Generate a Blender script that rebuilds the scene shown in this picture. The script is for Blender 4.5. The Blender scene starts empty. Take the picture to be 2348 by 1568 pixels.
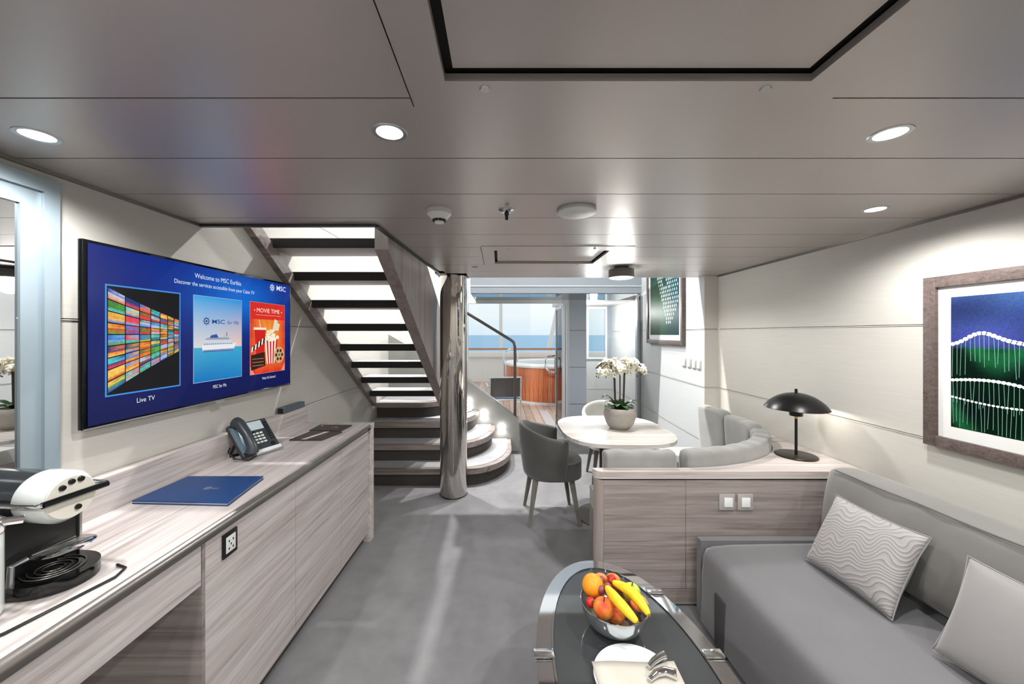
import bpy, bmesh, math, random
from mathutils import Vector, Matrix
R = math.radians
rnd = random.Random(7)
C = bpy.context.scene.collection
sc = bpy.context.scene

# ---------------------------------------------------------------- camera, sky, lights, exposure
CAMZ = 1.55
cd = bpy.data.cameras.new('camera'); cam = bpy.data.objects.new('camera', cd); C.objects.link(cam)
cam.location = (0, 0, CAMZ); cam.rotation_euler = (R(90), 0, 0)
cd.sensor_width = 36; cd.lens = 860/2348*36
cd.shift_x = 28/2348; cd.shift_y = -18/2348; cd.clip_start = .02; cd.clip_end = 9000
sc.camera = cam
sc.view_settings.view_transform = 'Standard'; sc.view_settings.look = 'None'
sc.view_settings.exposure = 0.0; sc.view_settings.gamma = 1; sc.view_settings.use_curve_mapping = False
sc.cycles.use_denoising = True
sc.cycles.max_bounces = 10; sc.cycles.diffuse_bounces = 5; sc.cycles.transparent_max_bounces = 16
sc.cycles.sample_clamp_indirect = 6; sc.cycles.caustics_reflective = False

w = bpy.data.worlds.new('sky'); sc.world = w; w.use_nodes = True
nt = w.node_tree; bg = nt.nodes['Background']
tc = nt.nodes.new('ShaderNodeTexCoord'); sx = nt.nodes.new('ShaderNodeSeparateXYZ'); rp = nt.nodes.new('ShaderNodeValToRGB')
nt.links.new(tc.outputs['Generated'], sx.inputs[0]); nt.links.new(sx.outputs['Z'], rp.inputs[0]); nt.links.new(rp.outputs[0], bg.inputs[0])
rp.color_ramp.elements[0].position = 0.0; rp.color_ramp.elements[0].color = (.42, .49, .55, 1)
e = rp.color_ramp.elements.new(.05); e.color = (.50, .54, .57, 1)
rp.color_ramp.elements[-1].position = .5; rp.color_ramp.elements[-1].color = (.66, .67, .68, 1)
bg.inputs[1].default_value = 1.85

def spot(x, y, z, watts, ang=130, col=(1, .985, .965), size=.04, blend=.7, rot=(0, 0, 0)):
    l = bpy.data.lights.new('downlight_beam', 'SPOT'); l.energy = watts; l.color = col
    l.spot_size = R(ang); l.spot_blend = blend; l.shadow_soft_size = size
    o = bpy.data.objects.new('downlight_beam', l); C.objects.link(o); o.location = (x, y, z); o.rotation_euler = rot
    return o
def point(x, y, z, watts, size=.03, col=(1, .93, .84)):
    l = bpy.data.lights.new('lamp_glow', 'POINT'); l.energy = watts; l.color = col; l.shadow_soft_size = size
    o = bpy.data.objects.new('lamp_glow', l); C.objects.link(o); o.location = (x, y, z); return o
P_MAIN, P_UP, P_CYL = 54, 620, 12
DOWN = [(-.306, 1.042), (1.092, 1.049), (-1.304, 1.058), (1.686, 1.684)]
FILL_BEHIND = [(-.9, -.5), (.4, -.5), (1.5, -.5), (-.9, -1.7), (.4, -1.7), (1.5, -1.7)]  # unseen downlights added as fill from behind the camera
FILL_UPPER = [(.3, 4.3), (.95, 4.3), (-.9, 4.3)]  # out-of-view lamps added to light the dining area and stairs

# ---------------------------------------------------------------- materials
def lin(r, g, b):
    f = lambda c: c/12.92 if c <= .04045 else ((c+.055)/1.055)**2.4
    return (f(r/255), f(g/255), f(b/255), 1)
def mat(name, col, rough=.5, metal=0, spec=.5, bump=None, noise=None, emit=None, sheen=0, coat=0):
    """col sRGB 0-255; bump=(scale, strength); noise=(scale, amount) value variation"""
    m = bpy.data.materials.new(name); m.use_nodes = True
    n = m.node_tree.nodes; L = m.node_tree.links; p = n['Principled BSDF']
    c = lin(*col); p.inputs['Base Color'].default_value = c
    p.inputs['Roughness'].default_value = rough; p.inputs['Metallic'].default_value = metal
    p.inputs['Specular IOR Level'].default_value = spec
    p.inputs['Sheen Weight'].default_value = sheen; p.inputs['Coat Weight'].default_value = coat
    t = n.new('ShaderNodeTexCoord')
    if noise:
        nz = n.new('ShaderNodeTexNoise'); nz.inputs['Scale'].default_value = noise[0]; nz.inputs['Detail'].default_value = 6
        r = n.new('ShaderNodeValToRGB'); a = noise[1]
        r.color_ramp.elements[0].color = tuple(x*(1-a) for x in c[:3])+(1,); r.color_ramp.elements[1].color = tuple(min(1, x*(1+a)) for x in c[:3])+(1,)
        r.color_ramp.elements[0].position = .3; r.color_ramp.elements[1].position = .7
        L.new(t.outputs['Object'], nz.inputs[0]); L.new(nz.outputs[0], r.inputs[0]); L.new(r.outputs[0], p.inputs['Base Color'])
    if bump:
        nb = n.new('ShaderNodeTexNoise'); nb.inputs['Scale'].default_value = bump[0]; nb.inputs['Detail'].default_value = 4
        b = n.new('ShaderNodeBump'); b.inputs['Strength'].default_value = bump[1]; b.inputs['Distance'].default_value = .004
        L.new(t.outputs['Object'], nb.inputs[0]); L.new(nb.outputs[0], b.inputs['Height']); L.new(b.outputs[0], p.inputs['Normal'])
    if emit:
        p.inputs['Emission Color'].default_value = lin(*emit[0]); p.inputs['Emission Strength'].default_value = emit[1]
    return m
def wood(name, dark, mid, light, axis='y', rough=.45, sc_=1.0):
    m = bpy.data.materials.new(name); m.use_nodes = True
    n = m.node_tree.nodes; L = m.node_tree.links; p = n['Principled BSDF']; p.inputs['Roughness'].default_value = rough
    t = n.new('ShaderNodeTexCoord'); mp = n.new('ShaderNodeMapping')
    s = {'x': (.7, 16, 22), 'y': (16, .7, 22), 'z': (16, 16, .8), 'd': (3, 14, 14)}[axis]
    mp.inputs['Scale'].default_value = tuple(v*sc_ for v in s)
    if axis == 'd': mp.inputs['Rotation'].default_value = (0, 0, R(35)); mp.inputs['Scale'].default_value = (1.2, 18, 10)
    n1 = n.new('ShaderNodeTexNoise'); n1.inputs['Scale'].default_value = 1.0; n1.inputs['Detail'].default_value = 5; n1.inputs['Distortion'].default_value = 1.1
    n2 = n.new('ShaderNodeTexNoise'); n2.inputs['Scale'].default_value = 7; n2.inputs['Detail'].default_value = 3
    mx = n.new('ShaderNodeMath'); mx.operation = 'MULTIPLY_ADD'; mx.inputs[1].default_value = .3
    r = n.new('ShaderNodeValToRGB'); el = r.color_ramp.elements
    el[0].position = .42; el[0].color = lin(*dark); el[1].position = .82; el[1].color = lin(*light)
    e = el.new(.58); e.color = lin(*mid)
    L.new(t.outputs['Object'], mp.inputs[0]); L.new(mp.outputs[0], n1.inputs[0]); L.new(mp.outputs[0], n2.inputs[0])
    L.new(n2.outputs[0], mx.inputs[0]); L.new(n1.outputs[0], mx.inputs[2]); L.new(mx.outputs[0], r.inputs[0]); L.new(r.outputs[0], p.inputs['Base Color'])
    b = n.new('ShaderNodeBump'); b.inputs['Strength'].default_value = .08; b.inputs['Distance'].default_value = .002
    L.new(mx.outputs[0], b.inputs['Height']); L.new(b.outputs[0], p.inputs['Normal'])
    return m
def linen(name, col, axis='z'):
    m = mat(name, col, .75, spec=.3); n = m.node_tree.nodes; L = m.node_tree.links; p = n['Principled BSDF']
    t = n.new('ShaderNodeTexCoord'); mp = n.new('ShaderNodeMapping'); mp.inputs['Scale'].default_value = (5, 5, 330)
    nz = n.new('ShaderNodeTexNoise'); nz.inputs['Detail'].default_value = 3; nz.inputs['Scale'].default_value = 1
    c = lin(*col); r = n.new('ShaderNodeValToRGB'); r.color_ramp.elements[0].position = .3; r.color_ramp.elements[1].position = .7
    r.color_ramp.elements[0].color = tuple(x*.95 for x in c[:3])+(1,); r.color_ramp.elements[1].color = tuple(min(1, x*1.03) for x in c[:3])+(1,)
    L.new(t.outputs['Object'], mp.inputs[0]); L.new(mp.outputs[0], nz.inputs[0]); L.new(nz.outputs[0], r.inputs[0]); L.new(r.outputs[0], p.inputs['Base Color'])
    return m
def glass(name, tint=(.975, .99, .985), refl=.03):
    m = bpy.data.materials.new(name); m.use_nodes = True; n = m.node_tree.nodes; L = m.node_tree.links
    n.remove(n['Principled BSDF']); out = n['Material Output']
    tr = n.new('ShaderNodeBsdfTransparent'); tr.inputs[0].default_value = tint+(1,)
    g = n.new('ShaderNodeBsdfGlossy'); g.inputs['Roughness'].default_value = .02
    f = n.new('ShaderNodeFresnel'); f.inputs[0].default_value = 1.3
    a = n.new('ShaderNodeMath'); a.operation = 'ADD'; a.inputs[1].default_value = refl-.02
    x = n.new('ShaderNodeMixShader'); L.new(f.outputs[0], a.inputs[0]); L.new(a.outputs[0], x.inputs[0]); L.new(tr.outputs[0], x.inputs[1]); L.new(g.outputs[0], x.inputs[2]); L.new(x.outputs[0], out.inputs[0])
    return m
def vcol(name, emit=1.0, rough=.3, noise=0, base=False):
    """flat print or screen picture: colours come from the mesh's own print"""
    m = bpy.data.materials.new(name); m.use_nodes = True; n = m.node_tree.nodes; L = m.node_tree.links; p = n['Principled BSDF']
    a = n.new('ShaderNodeVertexColor'); a.layer_name = 'print'; out = a.outputs[0]
    if noise:
        t = n.new('ShaderNodeTexCoord'); nz = n.new('ShaderNodeTexNoise'); nz.inputs['Scale'].default_value = 90; nz.inputs['Detail'].default_value = 3
        mx = n.new('ShaderNodeMix'); mx.data_type = 'RGBA'; mx.blend_type = 'OVERLAY'; mx.inputs[0].default_value = noise
        L.new(t.outputs['Object'], nz.inputs[0]); L.new(out, mx.inputs[6]); L.new(nz.outputs[1], mx.inputs[7]); out = mx.outputs[2]
    if emit:
        p.inputs['Base Color'].default_value = (.01, .01, .01, 1); L.new(out, p.inputs['Emission Color']); p.inputs['Emission Strength'].default_value = emit
    else: L.new(out, p.inputs['Base Color'])
    p.inputs['Roughness'].default_value = rough; p.inputs['Specular IOR Level'].default_value = .05
    return m

M = {}
M['ceiling'] = mat('satin_ceiling_metal', (192, 185, 181), .36, metal=.6)
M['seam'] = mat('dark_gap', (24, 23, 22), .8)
M['white'] = mat('white_paint', (226, 226, 224), .5)
M['upper'] = mat('upper_white_wall', (222, 223, 223), .6)
M['wall'] = linen('woven_wall_covering', (199, 196, 189))
M['wallcool'] = linen('cool_wall_covering', (194, 197, 198))
M['trimline'] = mat('wall_trim_line', (215, 212, 206), .35, metal=.3)
M['panelblue'] = mat('blue_grey_panel', (150, 158, 167), .4)
M['carpet'] = mat('grey_carpet', (130, 129, 131), .95, spec=.1, bump=(420, .6), noise=(7, .13), sheen=.25)
M['wood_y'] = wood('ash_grey_laminate_y', (152, 142, 138), (178, 169, 166), (198, 192, 190), 'y', sc_=1.5)
M['wood_x'] = wood('ash_grey_laminate_x', (122, 111, 107), (145, 134, 130), (166, 156, 152), 'x', sc_=1.6)
M['wood_top'] = wood('pale_ledge_laminate', (168, 156, 150), (196, 186, 181), (216, 208, 204), 'x')
M['wood_table'] = wood('table_laminate', (170, 160, 153), (204, 197, 191), (224, 219, 214), 'd')
M['wood_step'] = wood('step_laminate', (96, 86, 82), (128, 117, 112), (150, 140, 135), 'x')
M['wood_z'] = wood('balustrade_laminate', (128, 118, 113), (146, 136, 131), (160, 150, 145), 'z')
M['frame'] = wood('walnut_frame', (66, 55, 52), (86, 73, 69), (104, 90, 86), 'y', sc_=3)
M['rail'] = mat('grey_metal_rail', (118, 114, 110), .3, metal=.7)
M['black'] = mat('black_plastic', (16, 16, 17), .35)
M['blackgloss'] = mat('gloss_black', (10, 11, 12), .08)
M['darkriser'] = mat('dark_riser', (62, 57, 54), .8, noise=(6, .12))
M['nosing'] = mat('dark_tread_carpet', (46, 45, 43), .9, bump=(300, .3))
M['tread'] = mat('tread_carpet', (160, 160, 163), .9, bump=(300, .3), noise=(10, .06))
M['under'] = mat('tread_underside', (150, 140, 134), .6)
M['chrome'] = mat('polished_chrome', (225, 226, 228), .05, metal=1)
M['chromepillar'] = mat('polished_steel_pillar', (205, 200, 195), .045, metal=1, bump=(5, .35))
M['steelbowl'] = mat('polished_steel_bowl', (205, 208, 212), .12, metal=.85)
M['silver'] = mat('satin_silver', (190, 192, 194), .3, metal=.9)
M['greymetal'] = mat('grey_metal_rail_bar', (95, 90, 86), .35, metal=.6)
M['alu'] = mat('white_aluminium', (220, 224, 226), .35, metal=.2)
M['velvet'] = mat('dark_grey_velvet', (76, 75, 72), .8, noise=(5, .15), sheen=.5, bump=(200, .15))
M['velvetlight'] = mat('pale_grey_velvet', (168, 166, 160), .8, noise=(5, .1), sheen=.4)
M['backfab'] = mat('grey_green_upholstery', (140, 140, 136), .75, noise=(7, .1), sheen=.5, bump=(160, .2))
M['sofa'] = mat('grey_sofa_fabric', (106, 105, 108), .7, noise=(4, .06), sheen=.4, bump=(240, .12))
M['sofaback'] = mat('taupe_sofa_fabric', (116, 114, 110), .7, noise=(4, .06), sheen=.3, bump=(12, .5))
M['pillow'] = mat('silver_grey_pillow', (138, 135, 134), .7, sheen=.4, bump=(14, .4))
M['chairleg'] = wood('chair_leg_wood', (88, 86, 78), (108, 106, 97), (122, 120, 110), 'z')
M['pot'] = mat('grey_ceramic', (160, 155, 147), .55, noise=(30, .06), bump=(60, .2))
M['soil'] = mat('moss_soil', (38, 46, 24), .95, noise=(60, .4), bump=(80, 1))
M['leaf'] = mat('orchid_leaf', (44, 88, 34), .35, noise=(12, .35))
M['stem'] = mat('orchid_stem', (64, 56, 34), .5)
M['petal'] = mat('cream_petal', (250, 247, 232), .6); M['petal'].node_tree.nodes['Principled BSDF'].inputs['Subsurface Weight'].default_value = .1
M['pistil'] = mat('flower_heart', (196, 158, 70), .6)
M['bud'] = mat('green_bud', (90, 98, 50), .5)
M['glass'] = glass('clear_glass'); M['greenglass'] = glass('green_edge_glass', (.80, .93, .90), .1)
M['tableglass'] = mat('smoked_black_glass', (62, 65, 67), .04, coat=.6)
M['mirror'] = mat('mirror', (200, 200, 200), .01, metal=1)
M['mirrorframe'] = mat('brushed_blue_grey_metal', (150, 165, 174), .3, metal=.3)
M['lens'] = mat('lit_lens', (255, 255, 255), .5, emit=((255, 252, 246), 9))
M['blue'] = mat('blue_leather', (8, 56, 108), .4, bump=(150, .2))
M['darkprint'] = mat('brown_black_card', (58, 50, 50), .4)
M['gold'] = mat('pale_gold_print', (214, 196, 178), .4)
M['lampblack'] = mat('satin_black_metal', (20, 20, 21), .32, metal=.3)
M['lampbase'] = mat('bronze_black_metal', (58, 50, 44), .3, metal=.6)
M['brass'] = mat('brass', (196, 168, 120), .3, metal=1)
M['cream'] = mat('cream_enamel', (226, 222, 210), .25, coat=.3)
M['machine'] = mat('machine_anthracite', (52, 58, 62), .22, metal=.4)
M['keys'] = mat('white_key', (214, 216, 214), .4)
M['phone'] = mat('phone_slate', (46, 52, 58), .35)
M['phonelight'] = mat('phone_silver', (214, 218, 220), .3)
M['lcd'] = mat('phone_screen', (166, 178, 182), .2, emit=((160, 172, 176), .25))
M['switch'] = mat('switch_plate_silver', (186, 184, 178), .4, metal=.3)
M['switchw'] = mat('switch_white', (238, 240, 240), .4)
M['decalwhite'] = mat('white_lettering', (240, 244, 248), .5, emit=((240, 244, 248), .85))
M['decalnavy'] = mat('navy_lettering', (14, 58, 120), .5, emit=((14, 58, 120), .8))
M['screen'] = vcol('screen_picture', .9, .22); M['print'] = vcol('printed_art', 0, .2, .55); M['tilepic'] = vcol('screen_tiles', .95, .25, .9)
M['teak'] = [wood('tub_cladding_'+k, a, b, c, 'z', .35) for k, a, b, c in (('a', (172, 92, 54), (204, 118, 74), (222, 146, 104)), ('b', (150, 74, 42), (184, 98, 58), (206, 124, 82)), ('c', (160, 92, 62), (196, 120, 84), (214, 146, 110)))]
M['deck'] = [mat('deck_plank_'+k, c, .7, noise=(8, .08)) for k, c in (('a', (196, 170, 154)), ('b', (188, 160, 143)), ('c', (202, 178, 163)))]
M['handrail'] = mat('teak_handrail', (178, 120, 84), .5)
M['hull'] = mat('deck_white_steel', (226, 228, 226), .5)
M['sling'] = mat('mesh_sling_brown', (92, 84, 82), .7); M['slingblue'] = mat('mesh_seat_blue', (96, 118, 138), .7)
M['water'] = mat('sea_water', (86, 156, 198), .4, spec=.3, bump=(.8, 1.0))
M['orange'] = mat('orange_skin', (250, 158, 30), .45, bump=(180, .3)); M['peach'] = mat('peach_skin', (238, 104, 48), .55, noise=(22, .5))
M['apricot'] = mat('apricot_skin', (246, 138, 84), .55, noise=(20, .2)); M['grape'] = mat('dusky_grape', (142, 72, 76), .35, noise=(60, .3))
M['plum'] = mat('plum_skin', (150, 52, 70), .35, noise=(40, .3)); M['apple'] = mat('green_apple', (190, 212, 70), .3, noise=(25, .15))
M['berry'] = mat('strawberry_red', (214, 30, 24), .3); M['banana'] = mat('banana_skin', (244, 208, 40), .45, noise=(25, .12)); M['bananatip'] = mat('banana_tip', (120, 96, 40), .6)
M['porcelain'] = mat('white_porcelain', (226, 232, 230), .12, coat=.4); M['napkin'] = mat('cream_linen', (206, 200, 188), .85, bump=(200, .2))
M['jacquard'] = mat('wavy_jacquard', (186, 183, 181), .55, sheen=.3)
def _wavy(m):
    n = m.node_tree.nodes; L = m.node_tree.links; p = n['Principled BSDF']; t = n.new('ShaderNodeTexCoord'); mp = n.new('ShaderNodeMapping')
    mp.inputs['Rotation'].default_value = (0, R(20), 0); mp.inputs['Scale'].default_value = (1, 1, 1)
    nz = n.new('ShaderNodeTexNoise'); nz.inputs['Scale'].default_value = 13; nz.inputs['Detail'].default_value = 0
    s = n.new('ShaderNodeSeparateXYZ'); sn = n.new('ShaderNodeMath'); sn.operation = 'MULTIPLY'; sn.inputs[1].default_value = 62
    L.new(t.outputs['Object'], mp.inputs[0]); L.new(mp.outputs[0], s.inputs[0]); L.new(s.outputs['X'], sn.inputs[0])
    s1 = n.new('ShaderNodeMath'); s1.operation = 'SINE'; L.new(sn.outputs[0], s1.inputs[0])
    a = n.new('ShaderNodeMath'); a.operation = 'MULTIPLY_ADD'; a.inputs[1].default_value = .009; L.new(s1.outputs[0], a.inputs[0]); L.new(s.outputs['Z'], a.inputs[2])
    L.new(t.outputs['Object'], nz.inputs[0]); b = n.new('ShaderNodeMath'); b.operation = 'MULTIPLY_ADD'; b.inputs[1].default_value = .07; L.new(nz.outputs[0], b.inputs[0]); L.new(a.outputs[0], b.inputs[2])
    c = n.new('ShaderNodeMath'); c.operation = 'MULTIPLY'; c.inputs[1].default_value = 400; L.new(b.outputs[0], c.inputs[0])
    d = n.new('ShaderNodeMath'); d.operation = 'SINE'; L.new(c.outputs[0], d.inputs[0])
    r = n.new('ShaderNodeValToRGB'); r.color_ramp.elements[0].position = .72; r.color_ramp.elements[0].color = lin(160, 157, 156); r.color_ramp.elements[1].position = .95; r.color_ramp.elements[1].color = lin(126, 123, 121)
    L.new(d.outputs[0], r.inputs[0]); L.new(r.outputs[0], p.inputs['Base Color'])
    bp = n.new('ShaderNodeBump'); bp.inputs['Strength'].default_value = .3; bp.inputs['Distance'].default_value = .002; L.new(d.outputs[0], bp.inputs['Height']); L.new(bp.outputs[0], p.inputs['Normal'])
_wavy(M['jacquard'])
for k_, c_ in (('peach', ((214, 52, 26), (246, 176, 70))), ('apricot', ((238, 104, 52), (250, 176, 110)))):
    for n_ in M[k_].node_tree.nodes:
        if n_.type == 'VALTORGB': n_.color_ramp.elements[0].color = lin(*c_[0]); n_.color_ramp.elements[1].color = lin(*c_[1])

# ---------------------------------------------------------------- mesh helpers
def wloc(o):
    v = Vector((0, 0, 0))
    while o: v += o.location; o = o.parent
    return v
class B:
    def __init__(s): s.bm = bmesh.new()
    def _x(s, vs, rot, loc):
        m = Matrix.Translation(loc)
        if rot: m = m @ Matrix.Rotation(rot[2], 4, 'Z') @ Matrix.Rotation(rot[1], 4, 'Y') @ Matrix.Rotation(rot[0], 4, 'X')
        bmesh.ops.transform(s.bm, matrix=m, verts=vs)
    def box(s, x0, x1, y0, y1, z0, z1, rot=None):
        r = bmesh.ops.create_cube(s.bm, size=1)['verts']
        bmesh.ops.scale(s.bm, vec=(abs(x1-x0), abs(y1-y0), abs(z1-z0)), verts=r)
        s._x(r, rot, ((x0+x1)/2, (y0+y1)/2, (z0+z1)/2)); return s
    def prism(s, pts, z0, z1, z0f=None, z1f=None):
        a = [s.bm.verts.new((p[0], p[1], z0)) for p in pts]; b = [s.bm.verts.new((p[0], p[1], z1)) for p in pts]
        s.bm.faces.new(a[::-1]); s.bm.faces.new(b); n = len(pts)
        for i in range(n): s.bm.faces.new((a[i], a[(i+1) % n], b[(i+1) % n], b[i]))
        return s
    def prismx(s, pts, x0, x1):           # polygon in the YZ plane
        a = [s.bm.verts.new((x0, p[0], p[1])) for p in pts]; b = [s.bm.verts.new((x1, p[0], p[1])) for p in pts]
        s.bm.faces.new(a); s.bm.faces.new(b[::-1]); n = len(pts)
        for i in range(n): s.bm.faces.new((a[i], b[i], b[(i+1) % n], a[(i+1) % n]))
        return s
    def lathe(s, prof, c=(0, 0, 0), n=32, sx=1, sy=1, rot=None):
        rings = []
        for r, z in prof:
            if r < 1e-6: rings.append([s.bm.verts.new((0, 0, z))])
            else: rings.append([s.bm.verts.new((r*sx*math.cos(2*math.pi*i/n), r*sy*math.sin(2*math.pi*i/n), z)) for i in range(n)])
        for a, b in zip(rings, rings[1:]):
            for i in range(n):
                j = (i+1) % n
                if len(a) == 1 and len(b) == 1: continue
                if len(a) == 1: s.bm.faces.new((a[0], b[j], b[i]))
                elif len(b) == 1: s.bm.faces.new((a[i], a[j], b[0]))
                else: s.bm.faces.new((a[i], a[j], b[j], b[i]))
        s._x([v for r in rings for v in r], rot, c); return s
    def tube(s, pts, r, n=8, closed=False, cap=True, r1=None):
        pts = [Vector(p) for p in pts]; k = len(pts); rings = []; up = None
        for i, p in enumerate(pts):
            if closed: t = pts[(i+1) % k]-pts[i-1]
            else: t = pts[min(i+1, k-1)]-pts[max(i-1, 0)]
            t.normalize()
            if up is None: up = t.orthogonal().normalized()
            else: up = (up-t*up.dot(t)); up = up.normalized() if up.length > 1e-5 else t.orthogonal().normalized()
            q = t.cross(up); rr = r if r1 is None else r+(r1-r)*i/(k-1)
            if callable(r): rr = r(i/(k-1))
            rings.append([s.bm.verts.new(p+rr*(math.cos(2*math.pi*j/n)*up+math.sin(2*math.pi*j/n)*q)) for j in range(n)])
        m = k if closed else k-1
        for i in range(m):
            a, b = rings[i], rings[(i+1) % k]
            for j in range(n): s.bm.faces.new((a[j], a[(j+1) % n], b[(j+1) % n], b[j]))
        if cap and not closed: s.bm.faces.new(rings[0][::-1]); s.bm.faces.new(rings[-1])
        return s
    def ball(s, c, r, sx=1, sy=1, sz=1, u=20, v=12, rot=None):
        q = bmesh.ops.create_uvsphere(s.bm, u_segments=u, v_segments=v, radius=r)['verts']
        bmesh.ops.scale(s.bm, vec=(sx, sy, sz), verts=q); s._x(q, rot, c); return s
    def grid(s, f, nu, nv, closeu=False):
        g = [[s.bm.verts.new(f(i/(nu if closeu else nu-1), j/(nv-1))) for j in range(nv)] for i in range(nu)]
        for i in range(nu if closeu else nu-1):
            for j in range(nv-1): s.bm.faces.new((g[i][j], g[(i+1) % nu][j], g[(i+1) % nu][j+1], g[i][j+1]))
        return g
    def to(s, name, m, parent=None, world=True, bevel=0, seg=2, sub=0, angle=40, solid=0, smooth=True):
        if bevel:
            es = [e for e in s.bm.edges if len(e.link_faces) == 2 and e.calc_face_angle(0) > R(30)]
            bmesh.ops.bevel(s.bm, geom=es, offset=bevel, segments=seg, affect='EDGES', profile=.6, clamp_overlap=True)
        bmesh.ops.recalc_face_normals(s.bm, faces=s.bm.faces[:])
        me = bpy.data.meshes.new(name); s.bm.to_mesh(me); s.bm.free()
        o = bpy.data.objects.new(name, me); C.objects.link(o)
        off = Vector((0, 0, 0))
        if parent is None and world:
            xs = [v.co for v in me.vertices]
            off = Vector(((min(v.x for v in xs)+max(v.x for v in xs))/2, (min(v.y for v in xs)+max(v.y for v in xs))/2, min(v.z for v in xs)))
            o.location = off
        elif parent is not None: o.parent = parent; off = wloc(parent) if world else off
        if off.length: me.transform(Matrix.Translation(-off))
        if isinstance(m, list):
            for q in m: me.materials.append(q)
        else: me.materials.append(m)
        if smooth:
            me.polygons.foreach_set('use_smooth', [True]*len(me.polygons)); me.set_sharp_from_angle(angle=R(angle))
        if solid: md = o.modifiers.new('thickness', 'SOLIDIFY'); md.thickness = solid; md.offset = 0
        if sub: md = o.modifiers.new('smooth', 'SUBSURF'); md.levels = sub; md.render_levels = sub
        return o
def box(*a, rot=None): return B().box(*a, rot=rot)
def tag(o, label=None, cat=None, group=None, kind=None):
    if label: o['label'] = label
    if cat: o['category'] = cat
    if group: o['group'] = group
    if kind: o['kind'] = kind
    return o
def thing(name, loc, label, cat, rz=0, group=None, kind=None):
    o = bpy.data.objects.new(name, None); C.objects.link(o); o.location = loc; o.rotation_euler = (0, 0, rz)
    o.empty_display_size = .05
    return tag(o, label, cat, group, kind)
def copy_tree(o, parent=None):
    c = o.copy(); C.objects.link(c)
    if parent: c.parent = parent
    for ch in list(o.children): copy_tree(ch, c)
    return c
def arc(cx, cy, rx, ry, a0, a1, n): return [(cx+rx*math.cos(R(a0+(a1-a0)*i/n)), cy+ry*math.sin(R(a0+(a1-a0)*i/n))) for i in range(n+1)]
def super_pts(cx, cy, rx, ry, n=64, p=2.6):
    o = []
    for i in range(n):
        t = 2*math.pi*i/n; c, s = math.cos(t), math.sin(t)
        o.append((cx+rx*math.copysign(abs(c)**(2/p), c), cy+ry*math.copysign(abs(s)**(2/p), s)))
    return o
class Flat:
    """flat printed picture in the local XZ plane, facing -Y; every polygon has its own ink colour"""
    def __init__(s): s.v = []; s.f = []; s.c = []; s.layer = 0
    def poly(s, pts, col, d=None, cols=None):
        d = s.layer if d is None else d; k = len(s.v)
        s.v += [(p[0], -d, p[1]) for p in pts]; s.f.append(tuple(range(k, k+len(pts)))); s.c.append(cols if cols else [col]*len(pts))
    def rect(s, x0, x1, z0, z1, col, d=None, cols=None): s.poly([(x0, z0), (x1, z0), (x1, z1), (x0, z1)], col, d, cols)
    def disc(s, x, z, r, col, d=None, n=14, rz=None): s.poly([(x+r*math.cos(2*math.pi*i/n), z+(rz or r)*math.sin(2*math.pi*i/n)) for i in range(n)], col, d)
    def text(s, body, x, z, width, col, d, align='CENTER', height=None, bold=0, shear=0):
        cu = bpy.data.curves.new('t', 'FONT'); cu.body = body; cu.size = 1; cu.resolution_u = 3; cu.offset = bold; cu.shear = shear
        o = bpy.data.objects.new('t', cu); C.objects.link(o)
        bpy.context.view_layer.update(); me = o.to_mesh()
        xs = [v.co.x for v in me.vertices]; x0, x1 = min(xs), max(xs); k = width/(x1-x0); kz = k
        if height: kz = height/.72
        ox = x-(x0+x1)/2*k if align == 'CENTER' else x-x0*k
        for p in me.polygons: s.poly([(me.vertices[i].co.x*k+ox, me.vertices[i].co.y*kz+z) for i in p.vertices], col, d)
        o.to_mesh_clear(); bpy.data.objects.remove(o); bpy.data.curves.remove(cu)
    def wheel(s, x, z, r, col, d):
        for i in range(16):
            a = 2*math.pi*i/16; q = r if i % 2 == 0 else r*.72
            s.poly([(x+r*.42*math.cos(a-.12), z+r*.42*math.sin(a-.12)), (x+q*math.cos(a), z+q*math.sin(a)), (x+r*.42*math.cos(a+.12), z+r*.42*math.sin(a+.12))], col, d)
        n = 20
        for i in range(n):
            a, b = 2*math.pi*i/n, 2*math.pi*(i+1)/n
            s.poly([(x+r*.38*math.cos(a), z+r*.38*math.sin(a)), (x+r*.55*math.cos(a), z+r*.55*math.sin(a)), (x+r*.55*math.cos(b), z+r*.55*math.sin(b)), (x+r*.38*math.cos(b), z+r*.38*math.sin(b))], col, d)
        s.disc(x, z, r*.2, col, d)
    def to(s, name, m, parent):
        me = bpy.data.meshes.new(name); me.from_pydata(s.v, [], s.f); me.materials.append(m)
        a = me.color_attributes.new('print', 'FLOAT_COLOR', 'CORNER'); flat = []
        for p, cs in zip(me.polygons, s.c):
            for c in cs: flat += list(lin(*c))
        a.data.foreach_set('color', flat)
        o = bpy.data.objects.new(name, me); C.objects.link(o); o.parent = parent; return o

# ================================================================ SETTING
LX = lambda y: -1.58+.025*y                     # inner face of the left wall
XR = 2.10; YW = 3.60; YG = 5.50; HC = 2.11; HU = 4.60
def struct(o, name=None): o['kind'] = 'structure'; return o
# floor
fl = struct(box(-1.9, 2.4, -2.6, YG, -.06, 0).to('floor', M['carpet']))
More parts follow.
